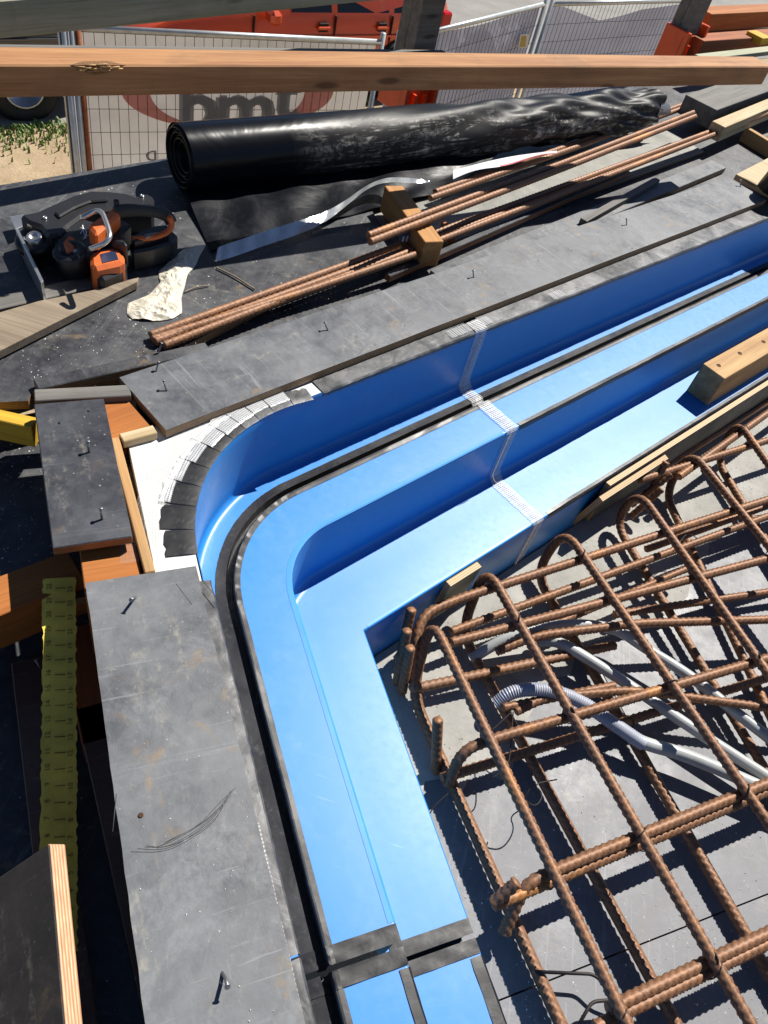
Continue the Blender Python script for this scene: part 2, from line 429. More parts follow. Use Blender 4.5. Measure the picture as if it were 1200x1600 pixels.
MAT['foam'] = plain('white_foam', (.60,.60,.585), .85, var=.06, bump=(140,.0012,.6))
MAT['steel'] = plain('nail_steel', (.32,.32,.33), .4, .9)
MAT['wire'] = plain('tie_wire', (.035,.03,.028), .6, .5)
MAT['conduit'] = plain('grey_pvc', (.36,.375,.375), .35, var=.15)
MAT['corr'] = plain('corrugated_pvc', (.34,.36,.42), .4)
MAT['concrete'] = m_concrete('rough_concrete', (.25,.245,.225), (.40,.39,.365))
MAT['orange_plastic'] = plain('orange_plastic', (.72,.085,.012), .4, var=.12)
MAT['black_plastic'] = plain('black_plastic', (.012,.012,.013), .45)
MAT['galv'] = plain('galvanised_steel', (.42,.44,.44), .45, .6)
print('materials ok')

# ------------------------------------------------------------------ ground beyond the site deck
GZ = -3.0
def gmat():
    t = MT('dirt_ground'); n = t.ramp(t.noise(1.2,8,.65,.3),[(.35,0),(.65,1)])
    c = t.mix(n,(.33,.24,.15),(.44,.34,.22)); c = t.mix(t.ramp(t.noise(9,5,.6),[(.5,0),(.8,.5)]), c, (.20,.15,.09))
    t.bs(color=c, rough=.95, spec=.2); t.bump(t.noise(30,6,.7),.02,.8); return t.m
def rmat():
    t = MT('pale_asphalt'); n = t.ramp(t.noise(2,6,.6,.2),[(.3,0),(.7,1)])
    c = t.mix(n,(.22,.21,.195),(.29,.28,.26)); c = t.mix(t.math('MULTIPLY',t.ramp(t.vor(120),[(.1,1),(.4,0)]),.35), c, (.12,.12,.115))
    t.bs(color=c, rough=.9, spec=.25); t.bump(t.noise(200,3,.6),.004,.6); return t.m
g = mesh('ground', [(-60,-40,GZ),(60,-40,GZ),(60,80,GZ),(-60,80,GZ)], [(0,1,2,3)], gmat()); tag(g, kind='structure')
a2 = np.array([math.cos(rad(50)), math.sin(rad(50))]); n2 = np.array([-a2[1], a2[0]])
k0 = np.array([*at(0,203,GZ)[:2]])                        # verge edge beside the parked car
rv = []
for s,dn in ((-30,0),(60,0),(60,14),(-30,14)): rv.append((*(k0+a2*s+n2*dn), GZ+.006))
r = mesh('road', rv, [(0,1,2,3)], rmat()); tag(r, kind='structure')

def grassmat():
    t = MT('grass_blade'); t.bs(color=t.mix(t.noise(5,3),(.07,.14,.02),(.17,.24,.05)), rough=.6); return t.m
gv, gf = [], []
for i in range(5200):
    s = random.uniform(-2.2,4.5); dn = -abs(random.gauss(0,.22)) if i < 3600 else -random.uniform(.2,2.2)
    if i >= 3600 and (math.sin(s*2.3)+math.cos(dn*3.1+s)) < .55: continue
    p = k0+a2*s+n2*(dn+.03); hgt = random.uniform(.02,.07); an = random.uniform(0,6.28); ln = random.uniform(.2,.9)*hgt; wd = random.uniform(.006,.014)
    dx, dy = math.cos(an), math.sin(an); q = len(gv)
    gv += [(p[0]-dy*wd,p[1]+dx*wd,GZ),(p[0]+dy*wd,p[1]-dx*wd,GZ),(p[0]+dx*ln*.4+dy*wd*.7,p[1]+dy*ln*.4-dx*wd*.7,GZ+hgt*.7),(p[0]+dx*ln*.4-dy*wd*.7,p[1]+dy*ln*.4+dx*wd*.7,GZ+hgt*.7),(p[0]+dx*ln,p[1]+dy*ln,GZ+hgt)]
    gf += [(q,q+1,q+2,q+3),(q+3,q+2,q+4)]
gr = mesh('grass', gv, gf, grassmat()); tag(gr, 'green grass tufts growing on the sandy verge beside the road', 'grass', kind='stuff')

# ------------------------------------------------------------------ frame of the pool form: straight run A, round corner about CN, straight run B
CN = np.array([.034,.909]); aA, aB = rad(53.4), rad(-58.3)
da = np.array([math.cos(aA),math.sin(aA)]); db = np.array([math.cos(aB),math.sin(aB)])
nA = np.array([-da[1],da[0]]); nB = np.array([db[1],-db[0]])
HALF = math.acos(nA@nB)/2; T0 = math.atan2(nA[1],nA[0])
def pA(s,d): return CN+nA*d+da*s
def pB(s,d): return CN+nB*d+db*s
def pC(t,d):
    th = T0+2*HALF*t; return CN+d*np.array([math.cos(th),math.sin(th)])
def run(d, spec):
    out = []
    for sp in spec:
        if sp[0]=='A': out += [pA(sp[1]+(sp[2]-sp[1])*i/sp[3],d) for i in range(sp[3]+1)]
        if sp[0]=='C': out += [pC(i/sp[1],d) for i in range(1,sp[1])] if len(sp)==2 else [pC(sp[2]+(sp[3]-sp[2])*i/sp[1],d) for i in range(sp[1]+1)]
        if sp[0]=='B': out += [pB(sp[1]+(sp[2]-sp[1])*i/sp[3],d) for i in range(sp[3]+1)]
    return out
def sweep(name, prof, spec, mat, parent=None, smooth=True, wob=0, flip=False, sharp=50):
    rows = [run(d,spec) for d,z in prof]; n = len(rows[0]); V = []
    for (d,z),row in zip(prof,rows):
        for k,p in enumerate(row):
            V.append((p[0]+random.uniform(-wob,wob),p[1]+random.uniform(-wob,wob),z+random.uniform(-wob,wob)))
    Fc = [(i*n+j,i*n+j+1,(i+1)*n+j+1,(i+1)*n+j) for i in range(len(prof)-1) for j in range(n-1)]
    if flip: Fc = [f[::-1] for f in Fc]
    o = mesh(name, V, Fc, mat, parent, smooth=smooth)
    if smooth:
        try: o.data.set_sharp_from_angle(angle=rad(sharp))
        except Exception: pass
    return o
SA = float((at(842,815,-.36)[:2]-CN)@da)      # seam in run A
SB = float((at(738,1462,-.36)[:2]-CN)@db)     # joint in run B
FAR = 3.4
ZR, ZF, ZL, ZT, ZS = -.020, -.195, -.190, -.360, -.530
PW = [(.352,-.0195),(.350,-.024)]+[(.350-.0004*math.sin(i*.9),-.024-.136*i/8) for i in range(1,9)]+[(.350,-.172)]+[(.336+.014*math.cos(k*math.pi/16),-.181-.014*math.sin(k*math.pi/16)) for k in range(0,9)]+[(.330,-.195)]
PF = [(.330,-.195),(.309,-.195)]
PRB = [(.3115,-.1938),(.302,-.1932),(.2925,-.1925),(.2915,-.214),(.2800,-.214),(.2790,-.1885),(.2770,-.1865),(.2740,-.1880),(.2660,-.1886)]
PL = [(.272,-.1900),(.270,-.1900),(.22,-.1898),(.1765,-.1900),(.1740,-.1900),(.1725,-.1904),(.1708,-.1918),(.170,-.1945)]
PR = [(.170,-.1945),(.170,-.1955)]+[(.170,-.1945-.128*i/6) for i in range(1,7)]+[(.170,-.338)]+[(.152+.018*math.cos(k*math.pi/16),-.342-.018*math.sin(k*math.pi/16)) for k in range(0,9)]+[(.146,-.360)]
PT = [(.146,-.360),(.143,-.3601),(.10,-.3600),(.05,-.3600),(.0035,-.360)]
PI = [(.0035,-.360),(.001,-.3615),(0,-.365),(0,-.44),(0,-.545)]
def form_section(label, spec, rim=None):
    p0 = run(.17, spec); c = np.mean(p0,axis=0)
    t = empty('pool_form_section', (c[0],c[1],ZS), label, 'formwork', 'blue pool form sections')
    sweep('gutter_wall', PW, spec, MAT['blue'], t); sweep('gutter_floor', PF, spec, MAT['blue'], t, smooth=False)
    sweep('grate_rebate', PRB, spec, MAT['btape'], t, smooth=True, wob=.0003, sharp=18)
    sweep('ledge', PL, spec, MAT['blue'], t); sweep('riser', PR, spec, MAT['blue'], t)
    sweep('tread', PT, spec, MAT['blue'], t); sweep('inner_wall', PI, spec, MAT['blue'], t)
    return t
fs_corner = form_section('glossy blue moulded pool form section with the round corner', [('A',SA-.001,0,24),('C',84),('B',0,SB-.010,20)])
fs_far = form_section('straight blue pool form section beyond the strapped seam, timber block on it', [('A',FAR,SA+.001,40)])
fs_near = form_section('blue pool form section beyond the black taped joint', [('B',SB+.012,SB+.75,14)])

# rim tape, edge tape and seam tape belong to the form they stick to
def tape(name, prof, spec, mat, parent, wob=.0004, smooth=True): return sweep(name, prof, spec, mat, parent, smooth=smooth, wob=wob, sharp=18)
tape('rim_tape', [(.425,-.0188),(.40,-.0182),(.372,-.0185),(.3525,-.0188),(.3490,-.0215),(.3492,-.030)], [('A',FAR,SA+.02,90)], MAT['foil'], fs_far, .0006)
tape('rim_tape', [(.425,-.0188),(.40,-.0182),(.372,-.0185),(.3525,-.0188),(.3490,-.0215),(.3492,-.030)], [('A',SA-.02,.10,60)], MAT['foil'], fs_corner, .0006)
tape('rim_tape', [(.425,-.0188),(.40,-.0182),(.372,-.0185),(.352,-.0186),(.3420,-.0190),(.3395,-.0215),(.3398,-.030)], [('B',.05,SB-.002,60)], MAT['foil'], fs_corner, .0006)
tape('rim_tape', [(.425,-.0188),(.40,-.0182),(.372,-.0185),(.352,-.0186),(.3420,-.0190),(.3395,-.0215),(.3398,-.030)], [('B',SB+.002,SB+.7,60)], MAT['foil'], fs_near, .0006)
# edge tape on the ledge nose and tread nose of the far section
tape('edge_tape', [(.1805,-.1886),(.1715,-.1888),(.1688,-.1915),(.1686,-.204)], [('A',FAR,SA+.03,100)], MAT['btape'], fs_far, .0005)
tape('edge_tape', [(.012,-.3588),(.003,-.3590),(-.0012,-.363),(-.0014,-.374)], [('A',FAR,SA+.04,100)], MAT['btape'], fs_far, .0005)
tape('edge_tape', [(.022,-.3588),(.003,-.3590),(-.0012,-.363),(-.0014,-.374)], [('B',SB+.03,SB+.7,40)], MAT['btape'], fs_near, .0005)
tape('edge_tape', [(.186,-.1886),(.172,-.1888),(.1688,-.1915),(.1686,-.204)], [('B',SB+.03,SB+.7,40)], MAT['btape'], fs_near, .0005)
# pale bare edges of the moulding
MAT['film'] = plain('bare_blue_edge', (.03,.24,.64), .35, var=.1)
tape('bare_edge', [(.1815,-.1894),(.1735,-.1894),(.1702,-.1910)], [('A',SA-.03,0,24),('C',40),('B',0,SB-.03,20)], MAT['film'], fs_corner, 0, smooth=False)
tape('bare_edge', [(.009,-.3594),(.0032,-.3595),(.0005,-.3613)], [('A',SA-.03,.012,20)], MAT['film'], fs_corner, 0, smooth=False)

# black taped joint across run B (two strips with a groove between)
def crossB(name, d0, d1, s0, s1, z, mat, parent, n=10):
    def f(u,v):
        p = pB(s0+(s1-s0)*v, d0+(d1-d0)*u); return (p[0],p[1],z+random.uniform(-.0006,.0006))
    return grid(name, f, n, 4, mat, parent, smooth=True)
for par,s0,s1 in ((fs_corner,SB-.027,SB-.003),(fs_near,SB+.004,SB+.027)):
    crossB('joint_tape', .171,.268,s0,s1,-.1878,MAT['btape'],par)
    crossB('joint_tape', .002,.145,s0,s1,-.3580,MAT['btape'],par)
    tape('joint_tape', [(.2680,-.1872),(.2735,-.1868),(.277,-.1850),(.2785,-.1880),(.2795,-.2130),(.2910,-.2130),(.2920,-.1910),(.3110,-.1925),(.3240,-.194)], [('B',s0,s1,6)], MAT['btape'], par, .0006)
for par,s0,s1 in ((fs_corner,SB-.003,SB-.012),):
    crossB('joint_groove', .01,.268,SB-.012,SB+.012,-.40,MAT['black_plastic'],fs_corner)

# seam tape across run A follows the whole profile
def seam(s0, w, prof, name, parent, mat, off=.0011, skew=0.0):
    P = np.array(prof); L = np.r_[0,np.cumsum(np.linalg.norm(np.diff(P,axis=0),axis=1))]
    n = int(L[-1]/.004)+2; t = np.linspace(0,L[-1],n); D = np.interp(t,L,P[:,0]); Z = np.interp(t,L,P[:,1])
    T = np.stack([np.gradient(D),np.gradient(Z)],1); T /= np.linalg.norm(T,axis=1)[:,None]
    V = []; m_ = 6
    for i in range(n):
        nd, nz = T[i][1], -T[i][0]           # normal facing up / inwards
        o = off*(1+.25*math.sin(i*2.1))
        for j in range(m_+1):
            s = s0-w/2+w*j/m_+skew*t[i]+random.uniform(-1,1)*.0006*(j in (0,m_))
            p = pA(s, D[i]-(-nd)*o) ; V.append((p[0],p[1],Z[i]+abs(nz)*o))
    Fc = [(i*(m_+1)+j,(i+1)*(m_+1)+j,(i+1)*(m_+1)+j+1,i*(m_+1)+j+1) for i in range(n-1) for j in range(m_)]
    # local X runs along the strip so the yarns lie across it
    mw,_ = frame((*pA(s0,P[0][0]),0),(*pA(s0,P[-1][0]),0)); inv = mw.inverted()
    V = [tuple(inv @ Vector(v)) for v in V]
    V = [(v[0]-v[2]*1.0 if False else v[0], v[1], v[2]) for v in V]
    return mesh(name, V, Fc, mat, parent, mw=mw, smooth=False)
PROF_ALL = [(.385,-.0165),(.3515,-.0165),(.3488,-.024),(.3488,-.165),(.345,-.179),(.335,-.190),(.325,-.1935),(.295,-.1905),(.285,-.200),(.275,-.1845),(.265,-.1870),(.1715,-.1878),(.1685,-.193),(.1685,-.330),(.162,-.346),(.146,-.3585),(.003,-.3585),(-.0015,-.364),(-.0015,-.52)]
seam(SA, .040, PROF_ALL, 'seam_tape', fs_corner, MAT['strap'])
seam(SA+.004, .018, PROF_ALL, 'seam_tape', fs_corner, MAT['strap'], .0018)
def rimstrap(s0,s1,d0,d1,where,parent,z=-.0165):
    pf = pA if where=='A' else pB
    mw,_ = frame((*pf(s0,d0),z),(*pf(s1,d0),z)); L=s1-s0; w_=(Vector((*pf(s0,d1),z))-Vector((*pf(s0,d0),z))).length
    sg = 1 if (mw.inverted()@Vector((*pf(s0,d1),z))).y>0 else -1
    n=int(L/.005)+1; V=[]; Fc=[]
    for i in range(n+1):
        for j in range(3): V.append((L*i/n, sg*w_*j/2, .0005*math.sin(i*1.7)+random.uniform(0,.0006)))
    for i in range(n):
        for j in range(2): Fc.append((i*3+j,(i+1)*3+j,(i+1)*3+j+1,i*3+j+1))
    return mesh('strap_patch', V, Fc, MAT['strap'], parent, mw=mw)
rimstrap(SA-.09,SA+.05,.358,.385,'A',fs_corner)
rimstrap(SA+.28,SA+.33,.355,.38,'A',fs_far)
rimstrap(SB-.16,SB-.06,.352,.372,'B',fs_corner); rimstrap(SB-.04,SB+.06,.352,.372,'B',fs_near)

# ------------------------------------------------------------------ floors: slab form on the inside, deck outside
def poly(name, pts, z, mat): 
    n=len(pts); A=sum(pts[i][0]*pts[(i+1)%n][1]-pts[(i+1)%n][0]*pts[i][1] for i in range(n))
    if A<0: pts=pts[::-1]
    return mesh(name, [(p[0],p[1],z) for p in pts], [tuple(range(n))], mat)
# soffit: grey ply sheets with fine joints, laid square to run B
soff = poly('slab_soffit', [pA(FAR,-.001),pA(0,-.001),pB(1.6,-.001),pB(1.6,-4.0),pB(-2.2,-4.0)], ZS-.020, MAT['ply_black']); tag(soff, kind='structure')
oB = CN.copy()
k = 0
for i,(s0,s1) in enumerate(((-1.6,-.52),(-.517,.683),(.686,1.6))):
    for j,(d0,d1) in enumerate(((0.0,-.60),(-.603,-1.8),(-1.803,-3.0))):
        q = [pB(s0,d0),pB(s1,d0),pB(s1,d1),pB(s0,d1)]
        # keep each sheet on the inner side of run A
        def clip(P):
            out=[]; g_=lambda p:(p-CN)@nA+.012
            for u in range(len(P)):
                p,q_=P[u],P[(u+1)%len(P)]; a_,b_=g_(p),g_(q_)
                if a_<=0: out.append(p)
                if (a_<0)!=(b_<0): out.append(p+(q_-p)*a_/(a_-b_))
            return out
        q = clip(q)
        if len(q)<3: continue
        o = prism('soffit_sheet', [tuple(p) for p in q], ZS-.017, ZS, MAT['ply_soffit'], soff)
# rough concrete strip along run A and round the inner corner
def conc_outline():
    out=[pA(FAR,-.004), pA(.0,-.004)+0*da, pB(.30,-.004)]
    inner=[]
    for i in range(60):
        u=i/59; s=-.16+u*(FAR+.1); w_=.31+.03*math.sin(s*9)+random.uniform(-.02,.02)-.10*max(0,.25-s)
        inner.append(CN+da*max(s,-.6)-nA*w_)
    inner=[CN+db*(.30+.03*math.sin(i*1.9))-nB*(.01+.032*i) for i in range(9)]+[p for p in inner if (p-CN)@da>.16]
    return [tuple(p) for p in (out+inner)]
cv = conc_outline(); cc = prism('concrete_screed', cv, ZS+.0005, ZS+.0022, MAT['concrete']); tag(cc, kind='structure')

# deck under the boards, and the lower floor at its left
dk = [pA(FAR,.353),pA(0,.353)]+[pC(i/12,.353) for i in range(1,12)]+[pB(0,.353),pB(.95,.353),pB(.95,.47),pB(-.02,.47),pB(-.14,.56),pA(-.31,.62),pA(-.55,1.15),pA(-.55,1.0),pA(-.9,1.36),pA(FAR,1.36)]
dk = [pA(FAR,.353),pA(0,.353)]+[pC(i/12,.353) for i in range(1,12)]+[pB(0,.353),pB(.95,.353),pB(.95,.43),pB(.0,.43),pC(.75,.50),pC(.45,.50),pA(-.18,.62),pA(-.30,.80),pA(-.9,.80),pA(-.9,1.35),pA(FAR,1.35)]
V=[(p[0],p[1],-.052) for p in dk]; n_=len(dk); V+=[(p[0],p[1],-.25) for p in dk]
bm=bmesh.new(); tv=[bm.verts.new(v) for v in V[:n_]]; bv=[bm.verts.new(v) for v in V[n_:]]
fc=bm.faces.new(tv); bmesh.ops.triangulate(bm,faces=[fc])
for i in range(n_): bm.faces.new((tv[i],bv[i],bv[(i+1)%n_],tv[(i+1)%n_]))
bmesh.ops.recalc_face_normals(bm,faces=bm.faces[:])
me=bpy.data.meshes.new('deck'); bm.to_mesh(me); bm.free(); me.materials.append(MAT['ply_dark']); dko=bpy.data.objects.new('deck',me); col.objects.link(dko); tag(dko,kind='structure')
pit = poly('lower_deck', [(-2.6,-.9),(1.2,-.9),pB(.9,.34),pB(.0,.34),pA(-.1,.60),pA(-.1,.82),pA(-1.2,1.0)], -.310, MAT['ply_dark']); tag(pit, kind='structure')

# ------------------------------------------------------------------ boards on the deck
def nail(parent, px, z, lean=(0,0), h=.024, r=.0017):
    p = at(*px, z); q = p+np.array([lean[0],lean[1],h])
    o = tube('nail', [p-np.array([0,0,.004]),p+(q-p)*.45+np.array([lean[0]*.15,0,0]),q], r, MAT['steel'], parent, n=7)
    T = (q-p)/np.linalg.norm(q-p)
    mw = Matrix.Translation(Vector(q)) @ Vector(T).to_track_quat('Z','Y').to_matrix().to_4x4()
    lathe('nail_head', [(.0015,-.0012),(.0034,-.0006),(.0036,.0004),(.0025,.0009)], 8, MAT['steel'], mw, o)
    return o
def thing(o, label, cat, group=None): return tag(o, label, cat, group)

ub = plank('formwork_board', (260,672), (1198,312), (192,588), 0, .019, MAT['ply_grey'], wob=.0004)
thing(ub, 'long dusty grey film-faced plywood board along the straight blue gutter', 'plywood board', 'boards along the blue form')
for px,ln in (((262,612),(-.01,.006)),((514,517),(-.012,.0)),((741,434),(-.008,.0)),((980,352),(-.01,.0)),((1158,292),(-.012,.006)),((243,581),(.002,.01))): nail(ub, px, 0, ln, .018)
lb = plank('formwork_board', (306,885), (478,1600), (134,914), -.0075, .0105, MAT['ply_grey'], wob=.0004)
thing(lb, 'scratched grey plywood board beside the curved gutter with a small hole in it', 'plywood board', 'boards along the blue form')
for px,ln in (((212,930),(.004,-.022)),((346,1517),(.012,-.016))): nail(lb, px, -.0075, ln, .020, .0022)
lathe('hole', [(.0034,0),(.0033,.0012),(.0022,.0012)], 10, plain('bare_hole',(.06,.025,.012),.9), Matrix.Translation(Vector(at(220,1274,-.0074))), lb)
sb = plank('short_formwork_board', (162,622), (207,838), (53,633), .012, .018, MAT['ply_black'])
thing(sb, 'short black plywood board with two upright nails and reddish edge', 'plywood board')
for px in ((140,707),(160,812)): nail(sb, px, .012, (-.003,.004), .022, .0021)
for px in ((139,642),(93,661)): lathe('hole', [(.0026,0),(.0025,.0008),(.0015,.0008)], 9, MAT['black_plastic'], Matrix.Translation(Vector(at(*px,.0123))), sb)

fo = prism('foam_panel', [tuple(p) for p in ([pC(i/16,.354) for i in range(17)]+[pB(.10,.354),pB(.10,.44)]+[tuple(at(240,880,-.021)[:2]),tuple(at(199,686,-.021)[:2]),tuple(at(300,640,-.021)[:2]),tuple(pA(.12,.44)),tuple(pA(.12,.354))])], -.049, -.021, MAT['foam'])
thing(fo, 'white foam panel at the round corner of the blue gutter', 'foam panel')
# tape pieces fanned round the corner rim, each cut from the roll
def fan(t0,t1,d0,d1,mat,name,z,par,n=6,yarn=False):
    def f(u,v):
        g_ = .0035*v if not yarn else .0; t = (t0+g_)+(t1-t0-2*g_)*u; d = d0+(d1-d0)*v
        d = d+(random.uniform(-.003,.003) if v>.95 else 0); p = pC(t,d); return (p[0],p[1],z+random.uniform(0,.0007)+(0 if v>.05 else -.0015))
    if not yarn: return grid(name, f, n, 4, mat, par, smooth=True)
    pm = pC((t0+t1)/2,d0); pn = pC((t0+t1)/2,d1)
    mw,_ = frame((*pm,0),(*pn,0)); inv = mw.inverted()
    V=[]; Fc=[]; nv=12
    for i in range(n+1):
        for j in range(nv+1): V.append(tuple(inv@Vector(f(i/n,j/nv))))
    for i in range(n):
        for j in range(nv): Fc.append((i*(nv+1)+j,(i+1)*(nv+1)+j,(i+1)*(nv+1)+j+1,i*(nv+1)+j+1))
    return mesh(name, V, Fc, mat, par, mw=mw)
cuts = [-.17,-.06,.05,.14,.23,.32,.42,.53,.64,.75,.87,.99]
for i in range(len(cuts)-1):
    a_,b_ = cuts[i]+.0012, cuts[i+1]-.0012
    dark = (.385,.392,.396,.394,.392,.394,.398,.400,.404,.404,.400)[i]
    fan(a_,b_,.3498,dark,MAT['btape' if i>3 else 'foil'],'rim_tape_piece',-.0188,fs_corner)
    if 0<i<9: fan(a_+.001,b_-.001,(.354,.362,.366,.364,.364,.368,.378,.386,.394)[i],(.39,.402,.408,.410,.410,.410,.408,.408,.412)[i],MAT['weave'],'strap_piece',-.0163,fs_corner,yarn=True)
for t0,t1,d0,d1 in ((.20,.50,.397,.44),(.50,.78,.401,.445),(.78,.99,.405,.468),(.05,.20,.395,.43)): fan(t0,t1,d0,d1,MAT['weave_foam'],'strap_piece',-.0192,fs_corner,yarn=True)

# timbers under and beside the short board
o = plank('pine_batten', (186,682), (243,892), (171,684), -.008, .045, MAT['pine']); thing(o,'pale pine batten standing on edge beside the white foam panel','timber')
o = plank('pine_offcut', (124,860), (212,848), (133,936), -.0195, .16, MAT['orange_wood']); thing(o,'orange primed timber offcut below the short black board','timber')  # offcut stretched deeper and longer to keep sun off the number strip
o = plank('corner_timber', (166,695), (238,668), (158,622), -.014, .042, MAT['orange_wood']); thing(o,'orange timber block tucked under the end of the long board','timber')
o = plank('split_batten', (193,690), (246,676), (190,676), -.004, .018, MAT['pine_pale']); thing(o,'small pale splintered batten between foam and long board','timber')
o = plank('grey_batten', (54,626), (205,618), (50,608), .0, .022, MAT['grey_wood']); thing(o,'weathered grey batten behind the short black board','timber')
gw = plank('grey_strip', (60,608), (330,548), (62,590), -.012, .020, MAT['ply_dark']); thing(gw,'worn dark strip of plywood running under the long board end','plywood strip')
nail(gw,(246,553),-.012,(.004,.012),.02,.0016)
o = plank('yellow_timber', (-60,644), (49,668), (-60,626), -.02, .05, MAT['yellow_wood']); thing(o,'yellow painted timber end left of the short black board','timber')
o = plank('orange_beam', (-120,1010), (133,908), (-120,945), -.100, .09, MAT['orange_wood']); thing(o,'bright orange primed beam half in shadow under the yellow strip','timber beam')
o = plank('red_beam', (92,985), (128,1165), (160,985), -.215, .07, MAT['red_wood']); thing(o,'dark red-brown timber in the shade under the scratched board','timber beam')
o = plank('shaded_ply_strip', (118,1108), (262,1760), (178,1108), -.215, .018, MAT['ply_brown']); thing(o,'narrow brown plywood strip shaded by the scratched grey board','plywood strip')
o = plank('shaded_ply_strip', (17,1036), (85,1640), (72,1036), -.255, .018, MAT['ply_brown']); thing(o,'brown plywood strip lying left of the yellow number strip','plywood strip')
nail(o,(66,1047),-.255,(-.012,.006),.016,.0016)
o = plank('near_ply_offcut', (76,1318), (108,1690), (-90,1400), -.015, .024, film_ply('dark_brown_ply',(.022,.018,.017),(.085,.07,.06),.6,.1,edge=((.70,.50,.30),(.50,.24,.13)),stain=.3), roll=47, width=-.34)
thing(o,'tilted dark plywood offcut showing its bright layered edge','plywood offcut')

o = pprism('black_ply_sheet', [(-90,690),(60,676),(118,880),(150,930),(-40,960),(-140,985)], -.120, .018, MAT['ply_dark']); thing(o,'black plywood sheet flecked with crumbs below the yellow timber','plywood sheet')
p_,q_ = pB(.02,.452), pB(.95,.452)
o = mesh('pine_sun_blocker', boxv(0,.93,0,.045,-.22,-.0185), BOXF, MAT['pine'], mw=frame((*p_,0),(*q_,0))[0]@Matrix.Translation((0,0,0)), bevel=.001); thing(o,'added pine sun blocker hidden under the scratched grey board','timber')  # added timber, hidden below the board to stop sunlight slipping through
# printed yellow number strip
st0, st1 = at(93,903,-.094), at(91,1492,-.250)
mw_, Ls = frame(st0, st1); wdt = .049
V=[];Fc=[];n_=90
for i in range(n_+1):
    x=Ls*i/n_; e0=random.uniform(-1,1)*.0016; e1=random.uniform(-1,1)*.0016; zz=.0012*math.sin(i*.33)
    V+=[(x,-wdt/2+e0,zz),(x,-wdt/4,zz+.0005),(x,wdt/4,zz+.0005),(x,wdt/2+e1,zz),(x,wdt/2+e1,zz-.0035),(x,-wdt/2+e0,zz-.0035)]
for i in range(n_):
    for k in range(6): Fc.append((6*i+k,6*i+(k+1)%6,6*i+6+(k+1)%6,6*i+6+k)[::-1])
Fc+=[(0,1,2,3,4,5),tuple(range(6*n_+5,6*n_-1,-1))]
MAT['yellow_strip']=plain('yellow_card',(.80,.60,.09),.8,var=.25,bump=(60,.002,.5))
ys = mesh('number_strip', V, Fc, MAT['yellow_strip'], mw=mw_); thing(ys,'worn yellow strip printed with two columns of numbers','measuring strip')
MAT['ink']=plain('faded_ink',(.20,.15,.04),.8)
def text(name, s, size, mw, mat, parent, ext=.0002):
    cu = bpy.data.curves.new(name,'FONT'); cu.body=s; cu.size=size; cu.extrude=ext; cu.align_x='CENTER'; cu.align_y='CENTER'; cu.resolution_u=2
    tmp = bpy.data.objects.new('tmp',cu); col.objects.link(tmp)
    dg = bpy.context.evaluated_depsgraph_get(); me = bpy.data.meshes.new_from_object(tmp.evaluated_get(dg)); bpy.data.objects.remove(tmp)
    me.materials.clear(); me.materials.append(mat)
    o = bpy.data.objects.new(name, me); col.objects.link(o)
    if parent is not None:
        pm = parent.matrix_basis.copy()
        if parent.parent is not None: pm = parent.parent.matrix_basis @ pm
        o.parent = parent; o.matrix_basis = pm.inverted() @ mw
    else: o.matrix_basis = mw
    return o
for i in range(22):
    x = Ls*(i+.6)/23.2
    for num,y in ((22-i,-wdt*.31),(23-i,wdt*.33)):
        xx = x+(0 if y<0 else .007)
        text('numeral', str(num), .0105, mw_@Matrix.Translation((xx,y,.0022))@Matrix.Rotation(math.pi,4,'Z'), MAT['ink'], ys)
    tube('mark', [tuple(mw_@Vector((x+.004,-.006,.0022))),tuple(mw_@Vector((x+.0048,.009,.0022)))], .0007, MAT['ink'], ys, n=5)

# sheets on the deck
def fwd(px,z): return tuple(at(*px,z)[:2])
e0, e1 = at(0,295,-.03), at(245,255,-.03)
sh_dir = (e1-e0)[:2]/np.linalg.norm((e1-e0)[:2])
sh = prism('plywood_sheet', [fwd((-60,306),-.03),fwd((246,253),-.03),fwd((300,240),-.03),fwd((560,300),-.03),fwd((622,388),-.03),fwd((545,410),-.03),fwd((196,588),-.03),fwd((50,612),-.03),fwd((44,626),-.03),fwd((-80,632),-.03)], -.049, -.030, MAT['ply_dark'])
thing(sh,'black film plywood sheet flecked with white crumbs under the saw','plywood sheet')
o = plank('weathered_plank', (-60,578), (217,436), (-60,508), -.010, .018, MAT['drift_wood'])
# split end of the plank
thing(o,'weathered brown plank poking out below the circular saw','plank')
bpy.data.objects.remove(o)
V=[at(-60,505,-.008),at(60,470,-.008),at(150,452,-.008),at(205,436,-.008),at(217,433,-.008),at(214,440,-.008),at(100,497,-.008),at(-60,578,-.008)]
o = prism('weathered_plank', [tuple(v[:2]) for v in V], -.026, -.008, MAT['drift_wood'], bevel=.001); thing(o,'weathered brown plank with a pointed split end below the circular saw','plank')
o = plank('shadowed_plank', (-60,496), (160,446), (-60,474), -.022, .010, MAT['grey_wood']); thing(o,'thin grey lath lying between saw and weathered plank','lath')

